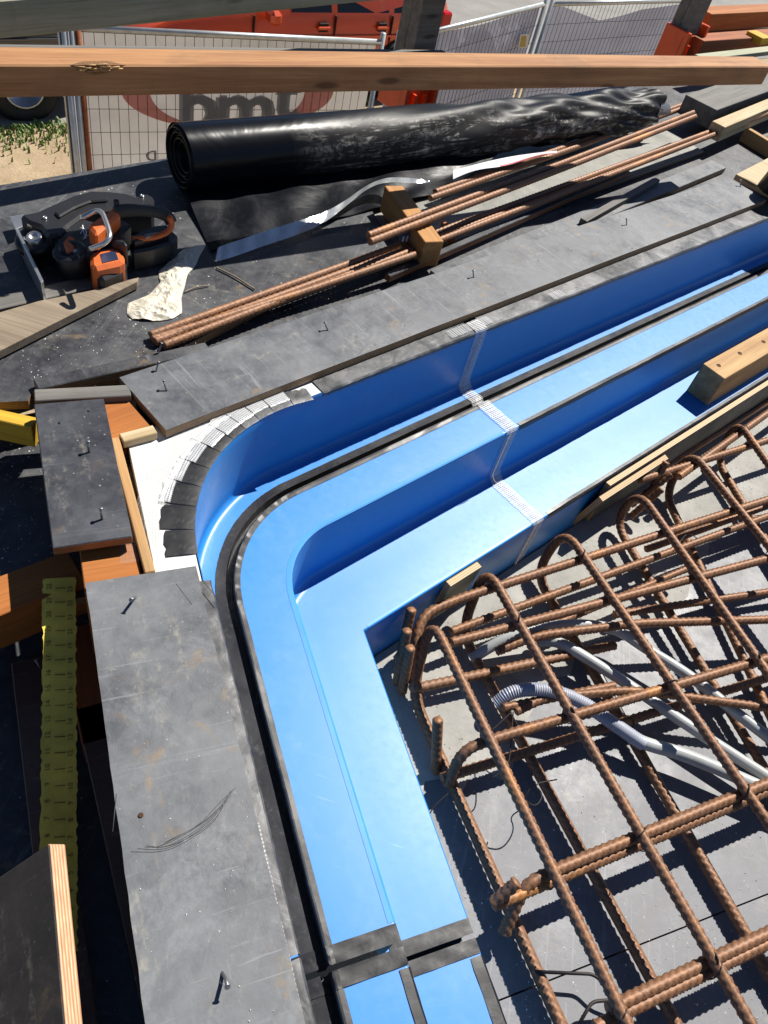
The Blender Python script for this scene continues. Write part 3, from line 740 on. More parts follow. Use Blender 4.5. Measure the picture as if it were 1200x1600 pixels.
# pale sheets and gaps on the far side of the deck (right of the sheet with the saw)
o = plank('pale_ply_sheet', (640,402), (1100,236), (600,330), -.040, .012, MAT['ply_pale']); thing(o,'pale worn plywood sheet under the steel bars','plywood sheet')
o = plank('dark_ply_strip', (700,442), (1135,262), (690,415), -.030, .02, MAT['ply_grey']); thing(o,'speckled grey plywood strip behind the long gutter board','plywood strip')
o = plank('plywood_offcut', (610,432), (985,268), (607,424), -.020, .018, MAT['ply_black']); thing(o,'black plywood slat lying under the pair of steel bars','offcut')
o = plank('plywood_offcut', (917,346), (1032,281), (915,336), -.012, .018, MAT['grey_wood']); thing(o,'short dark weathered slat beside the speckled grey strip','offcut')
o = plank('pale_ply_end', (1150,272), (1260,330), (1190,238), .010, .02, MAT['pine_pale']); thing(o,'pale plywood end sheet under the black bucket','plywood sheet')

# ------------------------------------------------------------------ plywood cleats and block on the form
o = plank('timber_block', (1099,568), (1330,440), (1129,594), ZT+.108, .108, MAT['pine'])
thing(o,'square pine block with bolt holes resting on the blue tread','timber block')
for px in ((1123,571),(1156,552),(1193,534)): lathe('bolt_hole', [(.0075,0),(.007,.0012),(.0045,.0012),(.0044,.0004)], 14, plain('hole_wood',(.10,.055,.025),.9), Matrix.Translation(Vector(at(*px,ZT+.1082))), o)
iw = pA
def wallboard(name, s0, s1, off, th, z1, h, mat, label, cat, tilt=0):
    a_ = pA(s0,-off); b_ = pA(s1,-off); mw,L = frame((*a_,z1),(*b_,z1))
    mw = mw @ Matrix.Rotation(rad(tilt),4,'X')
    o = mesh(name, boxv(0,L,-th,0,-h,0), BOXF, mat, mw=mw, bevel=.001); thing(o,label,cat); return o
def sA(px,z): return float((at(*px,z)[:2]-CN)@da)
def edge_ply(name, base):     # plywood whose layers run across local Y
    t = MT(name); y = t.xyz(t.obj)[1]; nz = t.xyz(t.tc.outputs['Normal'])
    lay = t.math('FRACT', t.math('MULTIPLY', y, 1/.0052))
    e = t.mix(t.ramp(lay,[(.3,0),(.4,1),(.85,1),(1,0)]), (.66,.46,.24), (.36,.21,.09))
    e = t.mix(t.math('MULTIPLY',t.noise(1,4,.6,vec=t.map((50,300,50))),.3), e, (.2,.12,.06))
    f = t.mix(t.ramp(t.noise(14,6,.6),[(.35,0),(.7,1)]), base[0], base[1])
    t.bs(color=t.mix(t.math('GREATER_THAN',t.math('ABSOLUTE',nz[1]),.6), e, f), rough=.6); t.bump(t.noise(160,3),.0006,.5); return t.m
MAT['cleat_dark'] = edge_ply('cleat_ply_dark', ((.03,.03,.028),(.09,.085,.07)))
MAT['cleat_green'] = edge_ply('cleat_ply_green', ((.16,.20,.11),(.27,.27,.18)))
wallboard('backing_ply', sA((985,782),ZT), FAR, .004, .017, ZT-.006, .15, MAT['cleat_dark'], 'dark plywood backing strip with pale layered top edge along the blue wall', 'plywood strip')
wallboard('ply_cleat', sA((946,792),ZT-.03), sA((1046,722),ZT-.03), .024, .017, ZT-.018, .14, MAT['cleat_dark'], 'short dark plywood cleat leaning against the backing strip', 'plywood cleat', 14)
wallboard('ply_cleat', sA((697,905),ZT+.012), sA((745,873),ZT+.012), .005, .017, ZT+.006, .155, MAT['cleat_green'], 'greenish plywood cleat against the blue wall near the inner corner', 'plywood cleat', 4)
# ------------------------------------------------------------------ reinforcing cage
ZU, ZV, ZLU, ZLV = -.385, -.407, -.505, -.484
cage = empty('rebar_cage', (.6,.7,ZS), 'rusty reinforcing cage of ribbed U-bars tied with wire inside the blue form', 'rebar cage')
RIB = (.0160,.0019)
def rbar(name, pts, r=.0100, rnd=.06): 
    return tube(name, rounded(pts, r=rnd), r*.97, MAT['rust'], cage, n=14, ds=.0022, rib=RIB)
def ext(p,q,L):     # push q further along p->q
    d=(q-p)/np.linalg.norm(q-p); return q+d*L
U = [ # top end px, far px, lower start px, lower far px
 ((680,978),(971,1582),(645,1088),(876,1600)),
 ((766,896),(1173,1600),(722,990),(1056,1600)),
 ((889,836),(1194,1277),(838,898),(1200,1519)),
 ((1004,776),(1200,1053),(962,818),(1191,1195)),
 ((1086,712),(1200,852),(1040,772),(1160,1025)),
 ((1157,664),(1225,760),(1120,720),(1230,900))]
for t0,t1,l0,l1 in U:
    a_=at(*t0,ZU); b_=at(*t1,ZU); c_=at(*l0,ZLU); d_=at(*l1,ZLU)
    b_=ext(a_,b_,.9); d_=ext(c_,d_,.9)
    back=(a_-b_)/np.linalg.norm(a_-b_); a2_=a_+back*.022; c2_=c_+back*.006
    rbar('u_bar',[b_,a2_,np.array([c2_[0],c2_[1],ZLU]),d_],.0108,.062)
VS=[]
def vbar(p0,p1,z,r=.0100,L=.6,name='straight_bar',z1=None):
    a_=at(*p0,z); b_=at(*p1,z if z1 is None else z1); VS.append((a_,ext(a_,b_,L))); return rbar(name,[a_,ext(a_,b_,L)],r)
# hooked bars from the run B side
a_=at(716,936,ZV); e_=at(1143,799,ZV); lo=at(648,1076,ZLV); hi=at(655,962,ZV)
rbar('u_bar',[ext(a_,e_,.6),a_,hi,np.array([lo[0]-.004,lo[1],ZLV]),lo,at(960,1008,ZLV)],.0108,.05)
vbar((705,1004),(1191,875),ZV,.0108)
vbar((705,987),(1160,821),ZV-.035,.0098)
rbar('bent_bar',[at(776,1018,ZV-.05),at(835,994,ZV-.03),at(996,974,ZV-.01),ext(at(996,974,ZV-.01),at(1200,968,ZV-.01),.3)],.0102,.05)
f0=at(773,1154,ZV); f1=at(1163,1039,ZV)
rbar('hook_bar',[ext(f0,f1,.6),f0,at(722,1172,ZV-.004),at(700,1226,ZV-.085)],.0108,.045)
vbar((690,1216),(1189,1062),ZLV,.0102)
h0=at(862,1362,ZV); h1=at(1138,1249,ZV)
rbar('hook_bar',[ext(h0,h1,.6),h0,at(818,1384,ZV-.003),at(788,1458,ZV-.075)],.0112,.045)
vbar((771,1415),(1160,1253),ZV-.012,.0098)
rbar('stub_bar',[at(808,1378,ZV+.03),at(770,1412,ZV-.010)],.0105)
vbar((950,1577),(1110,1501),ZV,.0112); vbar((930,1605),(1112,1516),ZV-.006,.0104)
vbar((640,1700),(1160,1640),ZV,.0112)
vbar((786,1106),(960,1071),ZLV+.02,.0092,.0); rbar('bent_bar',[at(806,1112,ZLV+.02),at(850,1090,ZLV+.03),at(990,1078,ZLV+.05),ext(at(990,1078,ZLV+.05),at(1200,1106,ZLV+.05),.3)],.0094,.05)
vbar((960,960),(1200,925),ZLV,.0095); vbar((868,975),(1070,890),ZLV+.02,.008,.0)
vbar((1010,858),(1200,790),ZLV+.03,.0095); vbar((1000,750),(1200,688),ZV,.0102); vbar((1030,735),(1180,640),ZLV,.010)
vbar((1060,745),(1200,645),ZV,.0108,.5)
# upright stubs in the corner and by the cleats
for top,bot,zt in (((643,952),(624,1035),-.372),((636,985),(620,1068),-.366),((641,1012),(628,1082),-.372),((684,1124),(681,1206),-.385)):
    rbar('stub_bar',[at(*top,zt),at(*bot,ZLU-.01)],.0098)
for top,bot,zt in (((1041,722),(1005,790),-.372),((1049,741),(985,790),-.40),((1034,764),(985,808),-.41)): rbar('stub_bar',[at(*top,zt),at(*bot,ZLU)],.0095)
# tie wires
def tie(px,z,s=.016):
    p=at(*px,z); pts=[]
    an=random.uniform(0,3.14)
    for i in range(26):
        t=i/25*2*math.pi*1.6; pts.append(p+np.array([math.cos(an)*math.cos(t)*s, math.sin(an)*math.cos(t)*s, math.sin(t)*s*1.25-.008]))
    pts += [pts[-1]+np.array([random.uniform(-.02,.02),random.uniform(-.02,.02),.014]), pts[-1]+np.array([random.uniform(-.03,.03),random.uniform(-.03,.03),.018])]
    tube('tie_wire', rounded(pts,2), .0011, MAT['wire'], cage, n=5)
VS += [(at(716,936,ZV),at(1143,799,ZV)),(at(773,1154,ZV),ext(at(773,1154,ZV),at(1163,1039,ZV),.5)),(at(862,1362,ZV),ext(at(862,1362,ZV),at(1138,1249,ZV),.5))]
def tie_at(p, s=.0165):
    pts=[]; an=random.uniform(.3,2.8)
    for i in range(30):
        t=i/29*2*math.pi*1.7; pts.append(p+np.array([math.cos(an)*math.cos(t)*s, math.sin(an)*math.cos(t)*s, math.sin(t)*s*1.55]))
    e=pts[-1]
    for k in range(3): e=e+np.array([random.uniform(-.008,.008),random.uniform(-.008,.008),random.uniform(.001,.007)]); pts.append(e)
    tube('tie_wire', rounded(pts,1), .0013, MAT['wire'], cage, n=5)
nties=0
for t0,t1,l0,l1 in U:
    for zz,p_,q_ in ((ZU,t0,t1),(ZLU,l0,l1)):
        A_=at(*p_,zz); B_=ext(A_,at(*q_,zz),.5)
        for C_,D_ in VS:
            if abs((C_[2]+D_[2])/2-zz)>.034: continue
            M_=np.array([(B_-A_)[:2],-(D_-C_)[:2]]).T
            if abs(np.linalg.det(M_))<1e-6: continue
            u_,v_=np.linalg.solve(M_,(C_-A_)[:2])
            if .02<u_<1 and .02<v_<1 and nties<70 and random.random()<.72:
                p=A_+(B_-A_)*u_; p[2]=(zz+C_[2]+(D_[2]-C_[2])*v_)/2; tie_at(p); nties+=1
for pts in ([(802,1112),(799,1150),(795,1200),(770,1215)],[(800,1112),(770,1140),(740,1165)],[(828,1232),(818,1250),(838,1262),(850,1240),(832,1225),(870,1218)],[(700,1240),(672,1265),(664,1300)],[(1060,850),(1075,830),(1100,850),(1128,840)]):
    tube('tie_wire', rounded([at(x,y,ZU-.03-.012*i) for i,(x,y) in enumerate(pts)],3), .0014, MAT['wire'], cage, n=6)
# bar chairs (bent wire supports) on the soffit
for pts in ([(836,1518),(928,1522),(952,1545),(985,1600)],[(905,1600),(925,1565),(960,1562),(985,1640)]):
    o=tube('bar_chair', rounded([at(x,y,ZS+.045 if 0<i<3 else ZS+.04-.036*(i==3)) for i,(x,y) in enumerate(pts)],r=.012), .0032, MAT['wire'], cage, n=7)

# conduits
def conduit(px, z, r, label, mat='conduit'):
    P = rounded([at(x,y,z_) for x,y,z_ in px], 4)
    o = tube('conduit', P, r, MAT[mat], None, n=16, ds=.006); thing(o,label,'conduit','pipes among the bars'); return o
zc=-.45
conduit([(735,1030,zc-.06),(780,1002,zc-.02),(830,982,zc),(900,974,zc),(965,982,zc-.005),(1000,1008,zc-.01),(1075,1053,zc-.01),(1143,1108,zc-.01),(1230,1175,zc-.01)],0,.0132,'grey plastic conduit with a bend at the rough concrete, farthest from the corrugated one')
conduit([(835,1005,zc-.05),(868,999,zc-.02),(917,1028,zc-.02),(996,1079,zc-.02),(1058,1122,zc-.02),(1115,1160,zc-.02),(1240,1240,zc-.02)],0,.0132,'straight grey plastic conduit between the bent one and the corrugated one')
c3 = empty('conduit', at(1002,1161,ZS), 'smooth grey conduit joined to a ribbed corrugated hose', 'conduit', 'pipes among the bars')
tube('pipe', rounded([at(985,1151,zc-.02),at(1013,1164,zc-.02),at(1058,1175,zc-.02),at(1101,1192,zc-.02),at(1143,1210,zc-.02),at(1260,1262,zc-.02)],4), .0150, MAT['conduit'], c3, n=16, ds=.006)
P_,S_ = resample(rounded([at(776,1100,zc-.03),at(800,1079,zc),at(850,1076,zc+.01),at(903,1092,zc),at(953,1127,zc-.01),at(1006,1163,zc-.02)],4), .0011)
o=tube('corrugated_hose', P_, .0150, MAT['corr'], c3, n=16)
me=o.data; co=np.empty(len(me.vertices)*3); me.vertices.foreach_get('co',co); co=co.reshape(-1,16,3); cen=co.mean(1,keepdims=True)
k_=1+.075*np.sin(S_/.0052*2*math.pi)[:,None,None]; co=cen+(co-cen)*k_; me.vertices.foreach_set('co',co.reshape(-1)); me.update()

# ------------------------------------------------------------------ roll of black plastic and its loose sheet
def m_film():
    t = MT('black_film'); n=t.ramp(t.noise(9,6,.7,1.2),[(.45,0),(.7,1)])
    t.bs(color=t.mix(n,(.004,.005,.008),(.009,.010,.014)), rough=t.mix(n,.34,.5), spec=.18)
    t.bump(t.noise(7,3,.5,1.2),.010,.4); return t.m
def m_film_dusty():
    t = MT('dusty_black_film')
    a_ = t.ramp(t.noise(1,6,.75,1.6,vec=t.map((4,30,30))),[(.50,0),(.66,1)])
    b_ = t.ramp(t.noise(40,5,.7,.5),[(.42,0),(.62,1)])
    xs = t.xyz(t.obj); far = t.ramp(xs[0],[(.28,0),(.52,1)])
    band = t.math('MULTIPLY',t.ramp(xs[1],[(.0,1),(.5,0)]), 1.0)
    band = t.ramp(t.math('MULTIPLY',xs[1],-1),[(.022,0),(.045,1)])
    k = t.math('MULTIPLY',t.math('MULTIPLY',t.math('MULTIPLY',a_,b_),far),band)
    g = t.mix(t.math('MULTIPLY',t.math('MULTIPLY',far,band),.6),(.004,.005,.008),(.04,.039,.038))
    t.bs(color=t.mix(k,g,(.62,.60,.55)), rough=t.mix(far,.26,.48), spec=.2)
    t.bump(t.noise(5,3,.5,1.2),.010,.35); return t.m
MAT['bfilm']=m_film(); MAT['bfilm_d']=m_film_dusty()
r0_ = at(281,247,.052); r1_ = at(1012,172,.045)
mwr, Lr = frame(r0_, r1_)
roll = empty('plastic_roll', (r0_[0],r0_[1],-.03), 'thick black plastic film roll with a torn dusty right end', 'plastic roll')
n_=64; nl=110; V=[]; Fc=[]
def bumpy(u,t): return (.0035*math.sin(5*t+u*23)*max(0,min(1,(u-.25)*3))+.004*math.sin(2*t+u*41+1)*max(0,min(1,(u-.4)*2.5))+.0025*math.sin(11*t-u*60)*max(0,(u-.45))*2)*1.7+.003*math.sin(t*1.0-.4)*math.sin(u*19)*max(0,min(1,(u-.3)*4))
for i in range(nl+1):
    u=i/nl
    for k in range(n_):
        t=2*math.pi*k/n_; R_=.080-.012*u+bumpy(u,t)
        x=Lr*u+ (.012*math.sin(3*t+1)+.02*max(0,math.sin(t+2.2)) if i==nl else 0)
        V.append((x,R_*math.cos(t),R_*math.sin(t)))
for i in range(nl):
    for k in range(n_):
        k2=(k+1)%n_; Fc.append((i*n_+k,i*n_+k2,(i+1)*n_+k2,(i+1)*n_+k)[::-1])
mesh('film_skin', V, [f[::-1] for f in Fc], MAT['bfilm_d'], roll, mw=mwr, smooth=True)
# spiral layers at the open end
for R_,x0 in ((.078,.003),(.072,-.004),(.066,.006),(.060,.001),(.053,.009),(.046,.004),(.038,.012)):
    lathe('film_layer', [(R_,.12),(R_,0),(R_-.0025,-.0008),(R_-.0045,.002),(R_-.0045,.12)], 44, MAT['bfilm'], mwr@Matrix.Translation((x0,0,0))@Matrix.Rotation(math.pi/2,4,'Y'), roll, cap=False)
mesh('end_fold', [tuple(mwr@Vector((Lr-.01+.03*math.sin(a__*1.3), .068*math.cos(a__), .068*math.sin(a__)))) for a__ in [i*.25 for i in range(0,13)]]+[tuple(mwr@Vector((Lr+.045+.02*math.cos(a__*2), .058*math.cos(a__), .06*math.sin(a__)))) for a__ in [i*.25 for i in range(0,13)]], [(i,i+1,14+i,13+i) for i in range(12)], plain('white_film_inside',(.16,.16,.165),.3), roll)
# loose sheet lying on the deck
def fsheet(u,v):
    a_=np.array(at(282+(780-282)*u,278+(238-278)*u,.0)); b_=np.array(at(330+(700-330)*u,392+(296-392)*u,-.024)); a_[2]=-.01
    p=a_*(1-v)+b_*v; return (p[0],p[1],-.024+.02*(1-v)**2+.003*math.sin(u*17+v*5)*math.sin(v*3.1)+.002*math.sin(u*39))
o=grid('loose_film',fsheet,40,12,MAT['bfilm'],roll)
# silver film edge ribbon
MAT['silver']=plain('silver_film',(.52,.54,.56),.25,.55,bump=(30,.004,.7))
pth=[(338,398),(372,388),(410,374),(455,360),(505,342),(540,318),(575,290),(605,280),(640,282),(672,284)]
Pm=rounded([at(x,y,-.012+ .05*max(0,(i-4)/4) if i<8 else .036) for i,(x,y) in enumerate(pth)],3)
V=[];Fc=[]
for i,p in enumerate(Pm):
    u=i/(len(Pm)-1); wdt_=.020*(1 if u<.75 else max(.05,(1-u)/.25)); tw=.5+.9*math.sin(u*7)
    V+=[(p[0]-.2*wdt_,p[1]+wdt_*math.cos(tw*.5),p[2]+wdt_*.6*math.sin(tw)),(p[0],p[1],p[2]+.003*math.sin(i)),(p[0]+.2*wdt_,p[1]-wdt_*math.cos(tw*.5),max(-.022,p[2]-wdt_*.5*math.sin(tw)))]
for i in range(len(Pm)-1):
    for k in range(2): Fc.append((3*i+k,3*i+k+1,3*i+4+k,3*i+3+k))
o=mesh('silver_ribbon',V,Fc,MAT['silver'],smooth=True); thing(o,'twisted silver plastic ribbon beside the black roll','plastic ribbon')

# crumpled wrapper
MAT['wrapper']=plain('cream_wrapper',(.60,.555,.45),.35,var=.1,bump=(70,.003,.5))
from mathutils import noise as mno
wc=[(252,392,318,388),(238,412,305,410),(250,432,300,425),(236,452,288,446),(214,466,285,466),(198,478,284,484),(204,494,262,496)]
wc=[(287,384,322,378),(262,404,308,404),(250,420,296,424),(248,438,290,444),(232,456,284,462),(203,468,284,486),(198,486,270,494),(206,494,240,498)]
def wrap(u,v):
    t=v*(len(wc)-1); i=min(int(t),len(wc)-2); f_=t-i
    xl=wc[i][0]*(1-f_)+wc[i+1][0]*f_; yl=wc[i][1]*(1-f_)+wc[i+1][1]*f_; xr=wc[i][2]*(1-f_)+wc[i+1][2]*f_; yr=wc[i][3]*(1-f_)+wc[i+1][3]*f_
    p=at(xl+(xr-xl)*u,yl+(yr-yl)*u,-.02); q=Vector((p[0]*38,p[1]*38,.7)); q2=Vector((p[0]*95,p[1]*95,3.1))
    r1=1-2*abs(mno.noise(q)); r2=1-2*abs(mno.noise(q2)); n1=mno.noise(q*.5+Vector((5,2,1)))
    dome=math.sin(math.pi*min(1,max(0,u)))**.6*min(1,.25+3*v*(1.06-v))
    return (p[0]+.006*n1,p[1]+.006*mno.noise(q*.7),max(-.0285,-.0275+dome*(.004+.007*r1+.0028*r2+.006*n1)))
o=grid('crumpled_wrapper',wrap,36,60,MAT['wrapper'],None,smooth=False); thing(o,'crumpled cream paper wrapper lying in front of the saw','wrapper')
# twigs and scraps
for (p,q,r_,l) in (((338,418),(398,452),.0022,'dry brown twig left of the silver ribbon'),((288,456),(326,446),.0016,'thin pale stick beside the crumpled wrapper'),):
    o=tube('twig',rounded([at(*p,-.026),at((p[0]+q[0])/2,(p[1]+q[1])/2-3,-.025),at(*q,-.026)],2),r_,MAT['drift_wood'],n=6); thing(o,l,'twig')

# ------------------------------------------------------------------ loose bars
def lbar(pts, r, label):
    o=tube('steel_bar', np.array(pts), r, MAT['rust'], None, n=12, ds=.0030, rib=(.0160,.0018)); thing(o,label,'steel bar','loose reinforcing bars on the deck')
for i,(a_,b_,z0,z1,l) in enumerate((
  ((235,524),(1117,203),-.017,.02,'rusty ribbed bar at the back of the long bundle'),
  ((238,531),(648,398),-.018,.005,'short rusty ribbed bar within the long bundle, ending near the pine block'),
  ((242,534),(1112,212),-.019,.012,'rusty ribbed bar in the middle of the long bundle'),
  ((256,540),(1260,154),-.019,.04,'longest rusty ribbed bar at the front of the bundle, passing the post timber'),
  ((575,368),(1083,176),.055,.06,'rusty bar tied on the pine block, the back one of the pair'),
  ((578,378),(1086,182),.055,.06,'rusty bar tied on the pine block, the front one of the pair'),
  ((680,300),(1066,164),-.005,.0,'rusty bar lying under the roll end, behind its neighbour'),
  ((672,310),(1070,168),-.006,.0,'pale rusty bar lying under the roll end, in front of its neighbour'))):
    lbar([at(*a_,z0),(at(*a_,z0)+at(*b_,z1))/2+np.array([0,0,-.004]),at(*b_,z1)], .0082, l)

# pine block carrying the pair of bars
def block(name, quad, z, th, mat, label, cat):
    c=[at(*p,z) for p in quad]; c=[tuple(p[:2]) for p in c]
    o=prism(name,c,z-th,z,mat,bevel=.002); thing(o,label,cat); return o
o = plank('pine_block', (601,290), (664,378), (624,283), .042, .070, MAT['warm_pine'], z1=.040); thing(o,'chunky pine block propping up the tied pair of bars','timber block')
MAT['paper']=plain('printed_label_paper',(.10,.10,.14),.5,var=.6)
lp=[at(625,356,.03),at(652,352,.03),at(650,380,-.02),at(620,392,-.02)]
def lab(u,v):
    a_=lp[0]*(1-u)+lp[1]*u; b_=lp[3]*(1-u)+lp[2]*u; p=a_*(1-v)+b_*v; return (p[0],p[1]-.012*math.sin(u*3.1),p[2])
lo_=grid('paper_label',lab,10,8,MAT['paper']); thing(lo_,'curled dark printed label hanging under the tied bars','label')
MAT['whiteprint']=plain('white_print',(.75,.75,.75),.6)
for k in range(3):
    def pr(u,v,k=k):
        q=lab(.2+.22*k+.13*u+.06*(1-v),.35+.28*v); return (q[0],q[1]-.0015,q[2]+.0005)
    grid('white_letter',pr,3,3,MAT['whiteprint'],lo_)
o = plank('rusty_plate', (690,345), (706,366), (694,341), -.004, .03, MAT['red_wood']); thing(o,'small rusty brown offcut between the pine block and the bars','offcut')
# folded paper under the roll
MAT['mag']=plain('glossy_white_paper',(.72,.72,.76),.3,var=.06)
def mg(u,v):
    p=np.array(at(708+162*u,266-(30)*u+ (8*(1-u))*v+ v*6,.012)); return (p[0],p[1],.012+.010*math.sin(u*3)+.006*v*math.sin(u*9))
o=grid('folded_paper',mg,20,5,MAT['mag']); thing(o,'folded white paper leaflet sticking out from under the black roll','leaflet')
MAT['redprint']=plain('red_print',(.45,.02,.05),.4)
def mg2(u,v):
    q=mg(.45+.55*u,.82+.18*v); return (q[0],q[1]-.001,q[2]+.001)
grid('red_stripe',mg2,10,2,MAT['redprint'],o)

# ------------------------------------------------------------------ timbers at the deck's far edge
bb = plank('brown_beam', (-120,101), (1206,104), (-120,72), .375, .056, MAT['brown_wood'], z1=.335, width=.078, bevel=.003)
thing(bb,'long brown timber beam lying across in front of the guard posts','timber beam')
# broken patch on the arris
Lb = (Vector(at(1206,104,.335))-Vector(at(-120,101,.375))).length
xb = (bb.matrix_basis.inverted() @ Vector(at(158,102,.374))).x
mesh('broken_patch', [(xb-.055,-.0012,.0004),(xb-.03,-.0012,-.010),(xb-.012,-.0012,-.017),(xb+.014,-.0012,-.013),(xb+.03,-.0012,-.006),(xb+.05,-.0012,.0004),(xb+.02,.016,.0012),(xb-.025,.013,.0012)], [(0,1,2,3,4,5),(0,5,6,7)], plain('torn_wood',(.20,.10,.04),.9,bump=(200,.004,1)), bb, mw=bb.matrix_basis.copy())
for k in range(22):
    x_=xb+random.uniform(-.048,.03); z_=random.uniform(-.012,.001); l_=random.uniform(.012,.03)
    q0=bb.matrix_basis@Vector((x_,-.003,z_)); q1=bb.matrix_basis@Vector((x_+l_,-.004-random.uniform(0,.004),z_+random.uniform(-.003,.004)))
    tube('splinter',[tuple(q0),tuple(q1)],random.uniform(.0008,.0018),MAT['pine'],bb,n=4)
o = plank('dark_plank', (-120,76), (700,84), (-120,66), .20, .09, MAT['grey_wood'], z1=.16, width=.03); thing(o,'dark thin plank on edge just behind the long brown beam','plank')
gd = plank('green_rail', (-120,72), (600,0), (-120,20), .285, .09, MAT['green_wood'], z1=.325, width=.05, bevel=.003)
bpy.data.objects.remove(gd)
ga=at(0,61,.30); gb=at(560,4,.325); gv_=(gb-ga)/np.linalg.norm(gb-ga)
mwg,Lg=frame(ga-gv_*.6, gb+gv_*.9); gd=mesh('guard_rail', boxv(0,Lg,0,.06,0,.07), BOXF, MAT['green_wood'], mw=mwg, bevel=.003); thing(gd,'greenish treated timber guard rail fixed to the posts','guard rail')

def guard_post(px, zb, label, wd=.10, lab2=''):
    p=at(*px,zb); az=rad(53.4)
    t=empty('guard_post',(p[0],p[1],-.05),label,'guard post','timber guard posts in orange brackets',rz=az)
    M0=Matrix.Translation((p[0],p[1],0))@Matrix.Rotation(az,4,'Z')
    for y0,y1,x0,x1 in ((0,.045,-.05,.05),(.048,.093,-.045,.048)):
        mesh('stud', boxv(x0,x1,y0,y1,-.045,1.3), BOXF, MAT['grey_wood'], t, mw=M0, bevel=.002)
    br=mesh('bracket', boxv(-.075,.075,-.012,-.004,-.048,zb+.03), BOXF, MAT['orange_plastic'], t, mw=M0, bevel=.002)
    for sx in (-1,1):
        mesh('bracket_side', boxv(min(sx*.058,sx*.075),max(sx*.058,sx*.075),-.035,.10,-.048,zb+.062+.012*sx), BOXF, MAT['orange_plastic'], br, mw=M0, bevel=.003)
        mesh('bracket_rib', boxv(min(sx*.02,sx*.028),max(sx*.02,sx*.028),-.03,-.012,-.048,zb-.004), BOXF, MAT['orange_plastic'], br, mw=M0, bevel=.001)
    return t
guard_post((650,140), .02, 'grey double timber guard post behind the middle of the brown beam')
guard_post((1075,66), .055, 'grey double timber guard post beside the orange timbers')
# timbers stacked at the right
o = plank('cream_timber', (1133,199), (1300,128), (1100,168), .055, .055, MAT['pine_pale'], width=.055); thing(o,'cream sawn timber with dark end above the steel bars','timber')
o = plank('dark_timber', (1120,172), (1300,106), (1080,150), .062, .07, MAT['grey_wood'], width=.14); thing(o,'rough dark timber lying behind the cream timber','timber')
o = plank('pine_on_edge', (1165,199), (1250,250), (1174,196), .0, .11, MAT['pine'], width=.025); thing(o,'pine board on edge beside the black bucket','timber')
o = plank('orange_timber', (1112,22), (1320,12), (1112,8), .16, .075, MAT['orange_wood'], width=.09); thing(o,'bright orange timber beyond the second guard post','timber')
o = plank('thick_brown_timber', (1100,64), (1320,50), (1100,40), .085, .08, MAT['red_wood'], width=.10); thing(o,'dark brown timber under the bright orange one','timber')
o = plank('pale_batten', (1100,92), (1320,66), (1100,84), .075, .02, MAT['green_wood'], width=.05); thing(o,'pale greenish batten behind the end of the brown beam','timber')
o = plank('yellow_stub', (1168,48), (1192,60), (1172,42), .10, .03, MAT['yellow_wood']); thing(o,'small yellow timber stub on the dark brown timber','timber')
bk=at(1212,300,.012); lathe_mw=Matrix.Translation(Vector(bk))
t=empty('black_bucket',bk,'black plastic bucket standing on the pale plywood end sheet','bucket')
lathe('shell',[(.062,0),(.066,.004),(.050,.10),(.053,.105),(.048,.105),(.045,.09),(.001,.085)],28,MAT['black_plastic'],lathe_mw,t)
lathe('rim',[(.051,.098),(.056,.1),(.056,.108),(.05,.109)],28,MAT['black_plastic'],lathe_mw,t)

# ------------------------------------------------------------------ circular saw lying on the plywood sheet
MAT['saw_black']=plain('saw_black_plastic',(.014,.014,.016),.38)
MAT['saw_orange']=plain('saw_orange_plastic',(.62,.13,.025),.45,var=.2)
MAT['saw_rubber']=plain('saw_grey_rubber',(.05,.048,.044),.7,bump=(120,.001,.5))
MAT['alu']=plain('worn_aluminium',(.62,.62,.62),.3,.9)
DK=-.030
saw=empty('circular_saw',at(140,390,DK),'orange and black cordless circular saw lying on the black sheet','circular saw')
def sp(name,px,zt,th,mat,par=saw,bv=.004): return pprism(name,px,zt,th,mat,par,bv)
gu=sp('blade_guard',[(30,335),(56,330),(80,319),(112,305),(141,297),(171,298),(197,301),(211,306),(229,301),(241,307),(240,321),(187,323),(150,330),(128,337),(107,352),(92,366),(75,369),(62,352),(44,346)],.045,.072,MAT['saw_black'],bv=.006)
sp('guard_ridge',[(84,330),(112,314),(141,306),(170,306),(168,312),(141,314),(116,324),(92,338)],.052,.012,MAT['saw_black'],gu,.003)
sp('shoe',[(24,358),(28,356),(68,438),(64,442)],.022,.050,MAT['alu'],bv=.0008)
sp('shoe_wing',[(15,338),(36,334),(40,352),(24,358)],.0,.004,MAT['alu'],bv=.0008)
def disc(name,px,z,r,h,mat,par=saw,axis=None,prof=None):
    mw=Matrix.Translation(Vector(at(*px,z)))
    if axis is not None: mw=mw@Vector(axis).normalized().to_track_quat('Z','Y').to_matrix().to_4x4()
    return lathe(name,prof or [(r*.55,-h/2),(r*.95,-h/2),(r,-h/2+.002),(r,h/2-.002),(r*.92,h/2),(r*.5,h/2),(r*.45,h/2-.004),(.001,h/2-.004)],28,mat,mw,par)
dx=at(140,390,0)-at(60,415,0)
kd=disc('guard_disc',(56,376),.012,.042,.018,MAT['saw_black'],axis=(-dx[0],-dx[1],.35))
disc('guard_hub',(57,376),.016,.018,.026,MAT['alu'],kd,axis=(-dx[0],-dx[1],.35))
kb=disc('depth_knob',(113,406),.012,.034,.05,MAT['saw_black'],axis=(-dx[0],-dx[1],.5))
sp('gearbox',[(80,362),(100,344),(128,340),(150,346),(178,372),(190,384),(150,396),(118,398),(90,392)],.036,.062,MAT['saw_black'],bv=.006)
sp('gearbox_trim',[(98,378),(108,366),(118,372),(116,390),(104,392)],.040,.02,MAT['saw_orange'],bv=.003)
